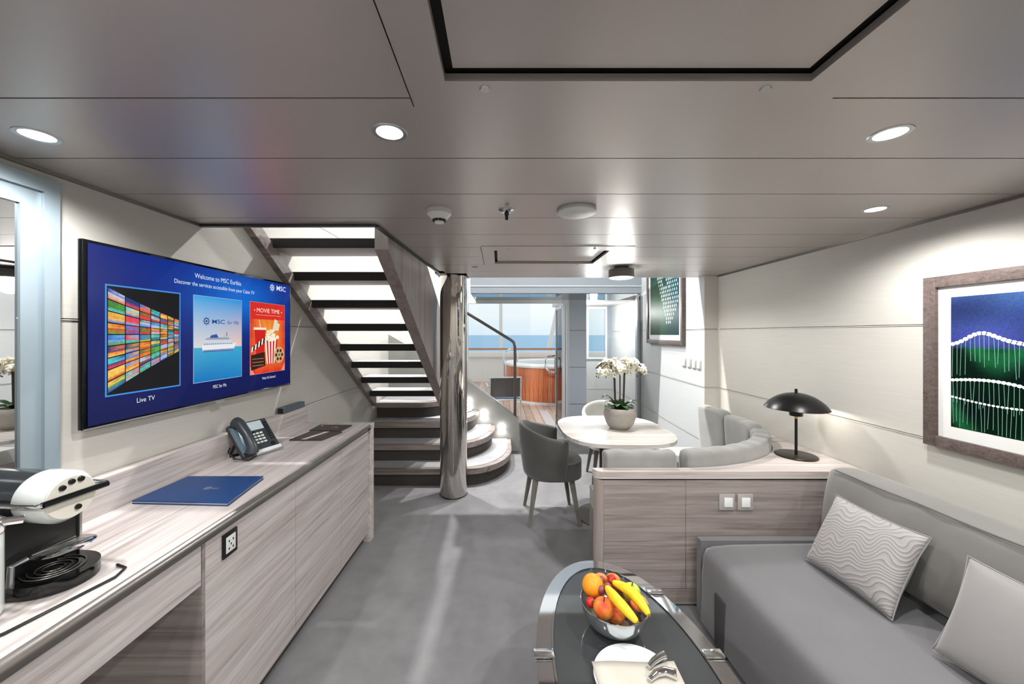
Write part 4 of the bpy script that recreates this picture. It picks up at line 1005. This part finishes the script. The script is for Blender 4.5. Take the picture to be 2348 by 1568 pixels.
# ================================================================ SOFA
sf = thing('sofa', (1.6, 1.1, 0), 'grey upholstered sofa with long back cushion along the right wall', 'sofa')
SY0, SY1 = -.35, 2.085
def front_profile(x, ztop=.42): return [(x-.02, .035), (x-.012, .28), (x-.006, .37), (x+.012, .405), (x+.06, ztop+.004), (1.75, ztop+.012), (XR-.012, ztop), (XR-.012, .035)]
b = B(); ys = [SY0+(SY1-.07-SY0)*i/13 for i in range(14)]+[SY1-.052]; rings = []
for i, y in enumerate(ys):
    xx = 1.085; e_ = .0
    if i == 14: e_ = .006
    elif i == 0: e_ = .01
    pr_ = front_profile(xx)
    rings.append([b.bm.verts.new((x+(e_ if x < 1.5 else 0)+.003*math.sin(y*9+z*8), y, z-(e_*.8 if z > .3 else 0))) for x, z in pr_])
for a_, c_ in zip(rings, rings[1:]):
    for j in range(len(a_)-1): b.bm.faces.new((a_[j], a_[j+1], c_[j+1], c_[j]))
b.bm.faces.new(rings[0]); b.bm.faces.new(rings[-1][::-1])
b.to('seat', M['sofa'], sf, sub=1, angle=180)
b = B().prism([(1.092, SY1-.048), (1.092, SY1-.006), (XR-.03, SY1-.006), (XR-.03, SY1-.048)], .02, .429)
b.to('side_frame', M['sofa'], sf, bevel=.01, seg=3)
box(1.062, 1.078, 1.78, 1.86, .01, .27).to('bracket', mat('dark_fabric_panel', (70, 69, 70), .6), sf, bevel=.006)
box(1.15, XR-.05, SY0+.05, SY1-.1, 0, .035).to('plinth', M['black'], sf)
# back cushion, leaning
b = B(); NY = 34
def backc(u, v):          # v runs round the section, u along Y
    y = SY0+.02+(2.05-SY0-.02)*u
    sec = [(1.67, .425), (1.675, .56), (1.70, .72), (1.73, .82), (1.742, .842), (1.76, .85), (1.84, .855), (1.93, .838), (1.985, .80), (2.04, .66), (2.075, .50), (2.08, .43)]
    k = v*(len(sec)-1); i = min(int(k), len(sec)-2); f = k-i
    x = sec[i][0]*(1-f)+sec[i+1][0]*f; z = sec[i][1]*(1-f)+sec[i+1][1]*f
    w_ = .009*math.sin(y*31+z*17+2*math.sin(y*9))*math.exp(-((z-.76)/.08)**2)+.005*math.sin(y*57+2)*math.exp(-((z-.80)/.07)**2)
    e_ = min(u, 1-u)*(2.3)/.05; q = 1 if e_ > 1 else (.55+.45*math.sin(e_*math.pi/2))
    mx, mz = 1.88, .62
    return (mx+(x-mx)*q-w_, y, .43+(z-.43)*(1-(1-q)*.18))
g = b.grid(backc, NY, 12)
for i in range(NY-1): b.bm.faces.new((g[i][0], g[i+1][0], g[i+1][-1], g[i][-1]))
b.bm.faces.new([g[0][j] for j in range(12)][::-1]); b.bm.faces.new([g[-1][j] for j in range(12)])
b.to('back_cushion', M['sofaback'], sf, sub=1, angle=180)
B().tube([(1.738-.003, SY0+.05+(1.94-SY0-.05)*i/40, .846+.0015*math.sin(i)) for i in range(41)], .0035, 6).to('piping', mat('piping_cord', (104, 102, 99), .7), sf)
# pillows
def pillow(name, W, H, T, m, loc, rx, rz, lab, ry=0, grp=None):
    t = thing(name, loc, lab, 'cushion', rz=rz, group=grp); b = B(); N = 22
    def surf(sgn):
        def f(u, v):
            a, c = 2*u-1, 2*v-1; e_ = ((1-a*a)*(1-c*c)); th = T*(max(0, e_)**.38)
            k = 1-.07*(1-abs(a)**2)*abs(c)**3; k2 = 1-.07*(1-abs(c)**2)*abs(a)**3
            wr = .0035*math.sin(9*a+5*c*a)*e_**.2*(1-e_)
            return (a*W/2*k2, sgn*(th/2)+wr, c*H/2*k+H/2)
        return f
    b.grid(surf(1), N, N); b.grid(surf(-1), N, N); bmesh.ops.remove_doubles(b.bm, verts=b.bm.verts, dist=.0008)
    bmesh.ops.transform(b.bm, matrix=Matrix.Rotation(rx, 4, 'X') @ Matrix.Rotation(ry, 4, 'Y'), verts=b.bm.verts)
    b.to('cover', m, t, world=False, sub=1, angle=180)
    q = B(); ed = []
    for (a0, c0, a1, c1) in ((-1, -1, 1, -1), (1, -1, 1, 1), (1, 1, -1, 1), (-1, 1, -1, -1)):
        for i in range(10):
            a, c = a0+(a1-a0)*i/10, c0+(c1-c0)*i/10; k = 1-.07*(1-abs(a)**2)*abs(c)**3; k2 = 1-.07*(1-abs(c)**2)*abs(a)**3; ed.append((a*W/2*k2*.985, 0, c*H/2*k*.985+H/2))
    q.tube(ed, .0028, 6, closed=True)
    bmesh.ops.transform(q.bm, matrix=Matrix.Rotation(rx, 4, 'X') @ Matrix.Rotation(ry, 4, 'Y'), verts=q.bm.verts)
    q.to('piping', M['pillow'], t, world=False); return t
# local -Y faces the room (world -X): rz = -90
pillow('throw_pillow', .405, .36, .11, M['jacquard'], (1.515, 1.655, .437), R(-27), R(-88), 'silver grey pillow with a wavy line pattern at the sofa corner')
pillow('throw_pillow', .43, .355, .13, M['pillow'], (1.54, 1.10, .437), R(-22), R(-80), 'plain grey pillow on the sofa at the right edge', ry=R(3))

# ================================================================ COFFEE TABLE
TC = (.44, 1.20); TZc = .45
ct = thing('coffee_table', (TC[0], TC[1], 0), 'oval coffee table with chrome rim and black glass top', 'coffee table')
def ring(b, rx0, ry0, rx1, ry1, z0, z1, n=72):
    def el(rx, ry, z): return [b.bm.verts.new((TC[0]+rx*math.cos(2*math.pi*i/n), TC[1]+ry*math.sin(2*math.pi*i/n), z)) for i in range(n)]
    a, c, d, e_ = el(rx0, ry0, z0), el(rx1, ry1, z0), el(rx1, ry1, z1), el(rx0, ry0, z1)
    for p, q in ((a, c), (c, d), (d, e_), (e_, a)):
        for i in range(n): b.bm.faces.new((p[i], p[(i+1) % n], q[(i+1) % n], q[i]))
    return b
ring(B(), .265, .565, .318, .62, .425, .452).to('rim', M['chrome'], ct, bevel=.002)
ring(B(), .257, .557, .264, .564, .43, .456).to('inner_rim', M['chrome'], ct)
ring(B(), .268, .57, .305, .605, .0, .02).to('floor_ring', M['chrome'], ct)
b = B(); b.lathe([(0, 0), (1, 0), (1, .010), (0, .010)], (TC[0], TC[1], .440), 72, sx=.2565, sy=.5565)
b.to('glass_top', M['tableglass'], ct)
for s in (-1, 1):
    for ya in (-30, 30) if s == 1 else (180-30, 180+30):
        a = R(ya); x, y = TC[0]+.29*math.cos(a), TC[1]+.59*math.sin(a)
        box(x-.03, x+.03, y-.004, y+.004, .018, .426).to('leg', M['chrome'], ct)
for a in (R(8), R(172), R(42)):
    x, y = TC[0]+.292*math.cos(a), TC[1]+.592*math.sin(a)
    q = box(x-.034, x+.034, y-.018, y+.018, .4525, .462); q.to('clamp', M['chrome'], ct, bevel=.004)
# bowl and fruit
BC = (.43, 1.41, .4505)
bo = thing('fruit_bowl', BC, 'polished steel fruit bowl on the coffee table', 'bowl')
pf = [(0, .0), (.055, .0), (.075, .006), (.10, .03), (.116, .06), (.123, .095)]
B().lathe([(0, .0)]+pf[1:]+[(r-.003, z+.001) for r, z in pf[::-1][:-1]]+[(0, .004)], BC, 56).to('bowl_wall', M['steelbowl'], bo, angle=60)
B().tube([(BC[0]+.1225*math.cos(2*math.pi*i/48), BC[1]+.1225*math.sin(2*math.pi*i/48), BC[2]+.096) for i in range(48)], .0022, 6, closed=True).to('lip', M['chrome'], bo)
def fruit(name, x, y, z, r, m, lab, cat, sz=.92, leafm=None, grp='fruit in the steel bowl'):
    t = thing(name, (x, y, z-r*sz), lab, cat, group=grp); b = B()
    n = 20
    pr_ = []
    for i in range(15):
        a = math.pi*i/14; rr = r*math.sin(a); zz = -r*sz*math.cos(a)
        if cat in ('apple', 'peach') and i > 11: zz -= r*.12*(i-11)
        pr_.append((rr, zz))
    b.lathe(pr_, (0, 0, r*sz), 24); b.to('skin', m, t, world=False, angle=180)
    if leafm is not None:
        B().tube([(0, 0, r*sz*1.55), (r*.12, 0, r*sz*2.15)], r*.06, 6).to('stalk', leafm, t, world=False)
    return t
fruit('orange', .362, 1.458, .574, .041, M['orange'], 'big orange at the left of the fruit bowl', 'orange', 1)
fruit('peach', .405, 1.505, .560, .030, M['apricot'], 'apricot behind the orange in the bowl', 'apricot')
fruit('peach', .452, 1.500, .560, .032, M['peach'], 'red peach at the back of the bowl', 'peach')
fruit('apple', .506, 1.440, .560, .034, M['apple'], 'green apple at the right of the bowl', 'apple', .95, M['stem'])
fruit('apricot', .511, 1.379, .562, .030, M['apricot'], 'pale apricot right of the bananas', 'apricot')
fruit('peach', .378, 1.368, .552, .037, M['peach'], 'large red and yellow peach at the front of the bowl', 'peach', .95, M['stem'])
fruit('plum', .470, 1.452, .575, .020, M['plum'], 'dark pink plum between strawberry and green apple', 'plum')
for x, y, z, k in ((.398, 1.470, .585, 'highest, by the orange'), (.385, 1.425, .578, 'between orange and front peach'), (.413, 1.432, .583, 'at the banana tips')):
    fruit('grape', x, y, z, .0150, M['grape'], 'dusky red grape %s' % k, 'grape', 1.1)
fruit('peach', .43, 1.40, .515, .04, M['peach'], 'peach half hidden beneath the bananas', 'peach')
for x, y, z, lab, rz in ((.440, 1.478, .585, 'strawberry with leafy cap at the back of the bowl', 0), (.338, 1.395, .553, 'strawberry left of the front peach', 2)):
    t = thing('strawberry', (x, y, z), lab, 'strawberry', rz=rz, group='fruit in the steel bowl')
    B().lathe([(0, -.022), (.008, -.018), (.016, -.006), (.0175, .004), (.012, .012), (0, .014)], (0, 0, 0), 18, rot=(0, R(-60), 0)).to('berry', M['berry'], t, world=False, angle=180)
    b = B()
    for k in range(6): a = k*1.047; b.lathe([(0, 0), (.003, .004), (0, .012)], (-.011, .006*math.cos(a), .006*math.sin(a)+.007), 5, rot=(a, R(-60), 0))
    b.to('calyx', M['bud'], t, world=False)
def banana(pa, pb, side, lab):
    pa, pb = Vector(pa), Vector(pb); mid = (pa+pb)/2; t = thing('banana', (mid.x, mid.y, mid.z), lab, 'banana', group='bananas in the bowl')
    d = (pb-pa).normalized(); sd = Vector((-d.y, d.x, 0))*side
    pts = [pa.lerp(pb, i/14)+sd*(.014*math.sin(math.pi*i/14))+Vector((0, 0, .012*math.sin(math.pi*i/14))) for i in range(15)]
    rf = lambda u: .0045+.0175*min(1, math.sin(math.pi*min(1, max(0, u*.93+.035)))**.55*1.05)
    B().tube(pts, rf, 6).to('peel', M['banana'], t, angle=60, bevel=0); t.children[0].modifiers.new('s', 'SUBSURF').levels = 1
    B().tube([pts[0]-d*.012, pts[0]], .0045, 6).to('stalk', M['bananatip'], t); B().tube([pts[-1], pts[-1]+d*.005], .0045, 6).to('tip', M['bananatip'], t)
banana((.436, 1.452, .590), (.520, 1.305, .572), 1, 'banana lying on the right of the pair')
banana((.405, 1.425, .590), (.470, 1.278, .568), -1, 'banana lying on the left of the pair')
# plate, napkin, cutlery
pl = B().lathe([(0, .001), (.07, .001), (.09, .006), (.128, .016), (.132, .018), (.130, .020), (.09, .011), (.07, .006), (0, .006)], (.43, 1.18, TZc+.0005), 56).to('plate', M['porcelain'])
tag(pl, 'round white plate under a folded napkin on the coffee table', 'plate')
b = B()
def nap(u, v): x, y = .312+.25*u, .99+.242*v; return (x+.02*v*(u-.5), y, TZc+.0235+.002*math.sin(7*u)*v)
b.grid(nap, 12, 10); nk = b.to('napkin', M['napkin'], None, solid=.004, angle=180); tag(nk, 'folded cream napkin lying on the white plate', 'napkin')
fk = B().tube([(.478, 1.205, .4815), (.50, 1.222, .484), (.53, 1.238, .486), (.545, 1.243, .486)], lambda t: .008+.005*t, 12); tag(fk.to('fork', M['chrome']), 'silver fork handle on the napkin, farther of the two', 'cutlery', 'cutlery on the napkin')
fk = B().tube([(.462, 1.16, .4815), (.49, 1.178, .484), (.52, 1.185, .486), (.552, 1.172, .486)], lambda t: .008+.007*t, 12); tag(fk.to('knife', M['chrome']), 'silver knife handle on the napkin, nearer of the two', 'cutlery', 'cutlery on the napkin')

# ================================================================ CEILING FITTINGS
def downlight(x, y, lab, power, z=HC, vis=True, ang=166):
    t = thing('downlight', (x, y, z), lab, 'downlight', group='round recessed downlights')
    B().lathe([(.036, -.001), (.047, -.002), (.048, 0), (.046, .004), (.038, .004)], (x, y, z), 40).to('trim_ring', M['silver'], t)
    B().lathe([(0, .0), (.037, .0), (.037, .003), (0, .003)], (x, y, z-.001), 32).to('lens', M['lens'], t)
    return spot(x, y, z-.012, power, ang, size=.035, blend=.55)
labs = ['recessed ceiling downlight above the walkway, middle of the front row', 'recessed ceiling downlight above the sofa, right of the front row', 'recessed ceiling downlight above the mirror, left of the front row', 'small far ceiling downlight above the right wall']
for (x, y), l in zip(DOWN, labs): downlight(x, y, l, P_MAIN)
for i, (x, y) in enumerate(FILL_BEHIND): downlight(x, y, 'added recessed fill light behind the viewpoint, %s of the %s row' % (('left', 'middle', 'right')[i % 3], ('nearer', 'farther')[i//3]), P_MAIN)
for i, (x, y) in enumerate(FILL_UPPER): downlight(x, y, 'added fill downlight of the upper floor, %s' % ('above the gap by the column', 'above the dining table', 'above the stairwell')[i], P_UP*(.95, .5, 1.2)[i], HU, ang=120)
downlight(1.55, 6.2, 'small added downlight brightening the deck recess outside', 30, 2.058)  # invented lamp, added to brighten the recess
wlt = thing('added_wall_light', (-.58, YG-.001, 2.62), 'small added lamp on the end wall, hidden behind the chrome column', 'wall light')  # invented lamp, out of sight, added to lighten the left wall by the stairs
B().lathe([(0, 0), (.05, 0), (.05, .03), (0, .03)], (-.58, YG-.001, 2.62), 24, rot=(R(90), 0, 0)).to('wall_plate', M['silver'], wlt)
B().ball((-.58, YG-.07, 2.62), .04).to('globe', M['lens'], wlt)
point(-.58, YG-.17, 2.60, 55, .03, (1, .98, .95))
point(1.55, 6.2, 1.9, 42, .06, (1, 1, 1))  # extra fill light for the recess, added without a fixture
# surface mounted cylinder light
sm = thing('ceiling_light', (1.02, 3.15, HC), 'drum shaped surface mounted ceiling light above the table', 'ceiling light')
B().lathe([(0, 0), (.06, 0), (.06, -.02), (0, -.02)], (1.02, 3.15, HC), 32).to('neck', M['greymetal'], sm)
B().lathe([(0, -.018), (.100, -.018), (.103, -.024), (.103, -.085), (.098, -.088), (.096, -.084)], (1.02, 3.15, HC), 48).to('drum', mat('drum_grey', (120, 118, 114), .4), sm)
B().lathe([(0, -.094), (.08, -.093), (.097, -.086), (.097, -.08), (0, -.08)], (1.02, 3.15, HC), 40).to('diffuser', M['lens'], sm)
point(1.02, 3.15, HC-.15, P_CYL, .07, (1, .98, .95)); spot(1.02, 3.15, HC-.11, 50, 165, size=.09, blend=.3)
# smoke detector
sd = thing('smoke_detector', (-.273, 1.69, HC), 'white dome smoke detector on the ceiling', 'smoke detector')
B().lathe([(0, 0), (.052, 0), (.054, -.006), (.054, -.022), (.0, -.022)], (-.273, 1.69, HC), 40).to('base', M['white'], sd)
B().lathe([(.052, -.022), (.034, -.044), (0, -.044)], (-.273, 1.69, HC), 40).to('housing', M['white'], sd)
b = B()
for k in range(8): a = R(45*k+22); b.box(-.273+.024*math.cos(a)-.006, -.273+.024*math.cos(a)+.006, 1.69+.024*math.sin(a)-.004, 1.69+.024*math.sin(a)+.004, HC-.054, HC-.044)
b.to('vents', M['black'], sd); B().lathe([(0, -.06), (.020, -.06), (.022, -.054), (0, -.054)], (-.273, 1.69, HC), 24).to('cap', M['white'], sd)
# sprinkler
sp = thing('sprinkler', (.031, 1.69, HC), 'chrome sprinkler head with black nozzle on the ceiling', 'sprinkler')
B().lathe([(0, 0), (.036, 0), (.036, -.004), (.022, -.012), (0, -.012)], (.031, 1.69, HC), 32).to('flange', M['chrome'], sp)
B().lathe([(0, -.012), (.010, -.012), (.010, -.022), (.007, -.03), (.008, -.034), (.006, -.046), (0, -.047)], (.031, 1.69, HC), 16).to('nozzle', M['black'], sp)
# speaker
sk = thing('ceiling_speaker', (.346, 1.69, HC), 'round white ceiling speaker with perforated grille', 'speaker')
B().lathe([(0, 0), (.085, 0), (.087, -.003), (.087, -.014), (.082, -.018), (0, -.018)], (.346, 1.69, HC), 56).to('housing', M['white'], sk)
b = B()
for r_ in [.008*i for i in range(1, 7)]:
    for k in range(int(r_*2*math.pi/.0062)): a = k/int(r_*2*math.pi/.0062)*2*math.pi; b.lathe([(.0016, -.0002), (0, -.0004)], (.346+r_*math.cos(a), 1.69+r_*math.sin(a), HC-.018), 5)
o = b.to('grille_holes', M['rail'], sk); o['kind'] = 'stuff'
cv = B().lathe([(0, -.004), (.015, -.004), (.024, -.003), (.025, 0), (0, 0)], (-.207, 3.13, HC), 24).to('detector_cap', M['rail']); tag(cv, 'tiny round grey sensor cap on the ceiling near the pillar', 'sensor')
bpy.context.view_layer.update()
